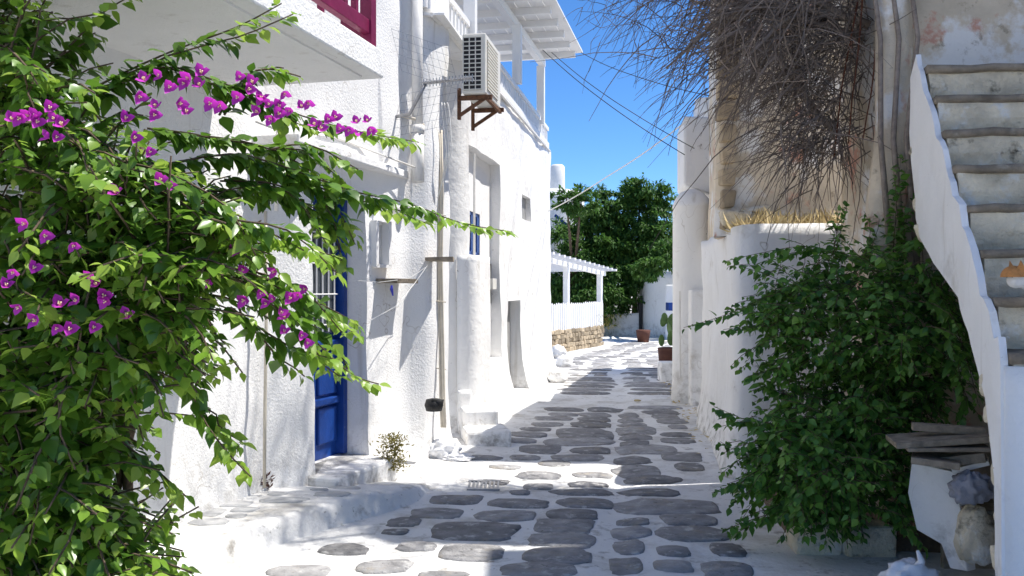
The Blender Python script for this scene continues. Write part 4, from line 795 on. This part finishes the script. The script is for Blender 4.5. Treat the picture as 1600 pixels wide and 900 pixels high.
named = [path((1330, 400, 6), (1260, 385, 5.9), (1190, 395, 5.9), (1135, 408, 5.9)), path((1290, 440, 5.9), (1220, 455, 5.8), (1140, 490, 5.7), (1068, 512, 5.7)), path((1280, 490, 5.9), (1200, 505, 5.8), (1130, 515, 5.8)), path((1260, 560, 5.8), (1200, 580, 5.7), (1165, 590, 5.7)), path((1240, 660, 5.7), (1180, 660, 5.6), (1115, 635, 5.6)),
 path((1240, 700, 5.6), (1170, 710, 5.5), (1125, 690, 5.5)), path((1240, 740, 5.6), (1170, 750, 5.5), (1112, 770, 5.5)), path((1250, 790, 5.5), (1180, 810, 5.4), (1132, 828, 5.4)), path((1390, 410, 6), (1440, 370, 5.6), (1475, 345, 5.4), (1508, 308, 5.2)), path((1395, 420, 6.1), (1400, 330, 6.0), (1408, 240, 6.0)), path((1400, 420, 6), (1420, 330, 5.9), (1435, 300, 5.9)),
 path((1300, 420, 6.1), (1310, 350, 6.2), (1325, 318, 6.2)), path((1350, 420, 6.1), (1360, 360, 6.2), (1350, 330, 6.2)), path((1440, 420, 5.5), (1480, 480, 5.3), (1510, 560, 5.1), (1528, 630, 4.9)), path((1400, 780, 5.2), (1420, 820, 5.0), (1450, 860, 4.9)), path((1480, 560, 5.2), (1510, 620, 5.1), (1500, 660, 5.1)), path((1240, 620, 5.7), (1190, 600, 5.7), (1240, 570, 5.7))]
mass = []
def ell(cx, cy, rx, ry, d, k):
    for _ in range(k):
        a = random.uniform(0, 6.283); r = random.random()**.55; x = cx+rx*r*math.cos(a); y = cy+ry*r*math.sin(a); dd_ = d+.5*(r-.6)+random.uniform(-.15, .3)
        mass.append(arc(P(x, y, dd_), (random.gauss(-.2, .5)+.5*math.cos(a), random.gauss(-.5, .4), random.gauss(.1, .5)), random.uniform(.16, .36), random.uniform(.05, .16), 6, .1))
ell(1345, 520, 150, 130, 5.7, 420); ell(1430, 520, 80, 110, 5.4, 130); ell(1310, 730, 110, 85, 5.3, 300); ell(1240, 690, 70, 70, 5.5, 60); ell(1360, 640, 90, 80, 5.5, 130); ell(1260, 470, 70, 70, 5.9, 60)
climber(iv, named, mass, ('ivy', 'ivy'), .03, .056, .4, 'bark', .003)
mb = MB()
for i in range(5): s = Vector((1.95+random.uniform(-.2, .3), 5.7+random.uniform(-.1, .2), .05)); e = P(random.uniform(1280, 1420), random.uniform(430, 620), 5.9); mb.tube([s, s.lerp(e, .5)+Vector((random.gauss(0, .08), 0, .05)), e], [.025, .016, .007], 6)
mb.build('trunk', 'bark', iv, True)
# weeds at the wall foot
def weeds(x, y, z, n, r, h, lab, m='weed', d=None):
    c = G(x, y, z) if d is None else P(x, y, d); ps = np.array(c)+rng.normal(size=(n, 3))*[r, r*.5, 0]; ps[:, 2] = c.z+rng.random(n)*h*.8; ds = rng.normal(size=(n, 3))*[.8, .8, .4]+[0, -.2, .5]
    t = thing('weed', c, lab, 'weed'); link('foliage', leafmesh('weed', m, ps, ds, rng.normal(size=(n, 3)), .02+.03*rng.random(n), TL*[.8, 1, 1], TLF), t)['kind'] = 'stuff'
weeds(612, 735, .1, 700, .06, .36, 'dry yellowish weed growing from the wall hole by the door'); weeds(412, 765, .17, 160, .025, .12, 'small reddish dry weed at the foot of the thin conduit', 'terracotta')
weeds(950, 515, 0, 300, .2, .5, 'dry shrub at the far end of the stone wall', 'weed', 24.5)
blob(G(996, 629)+Vector((0, 0, .03)), .05, 'yellow_leaf', 'drygrass', 'pale yellow round leaf lying on the shaded lane', 'leaf', (1, 1, .3), .1, 2, 8)

n = 60; ps = np.stack([rng.uniform(.7, 1.0, n), rng.uniform(8.5, 15, n), np.full(n, .03)], 1); ps[:, 0] += .12*ps[:, 1]
o = link('leaf_litter', leafmesh('leaf_litter', 'drygrass', ps, rng.normal(size=(n, 3))*[1, 1, .15], np.tile([0., 0, 1.], (n, 1))+rng.normal(size=(n, 3))*.2, .04+.05*rng.random(n), LEAF, LEAFF), None, kind='stuff'); tag(o, 'dry yellow leaves scattered along the right edge of the lane', 'leaves')
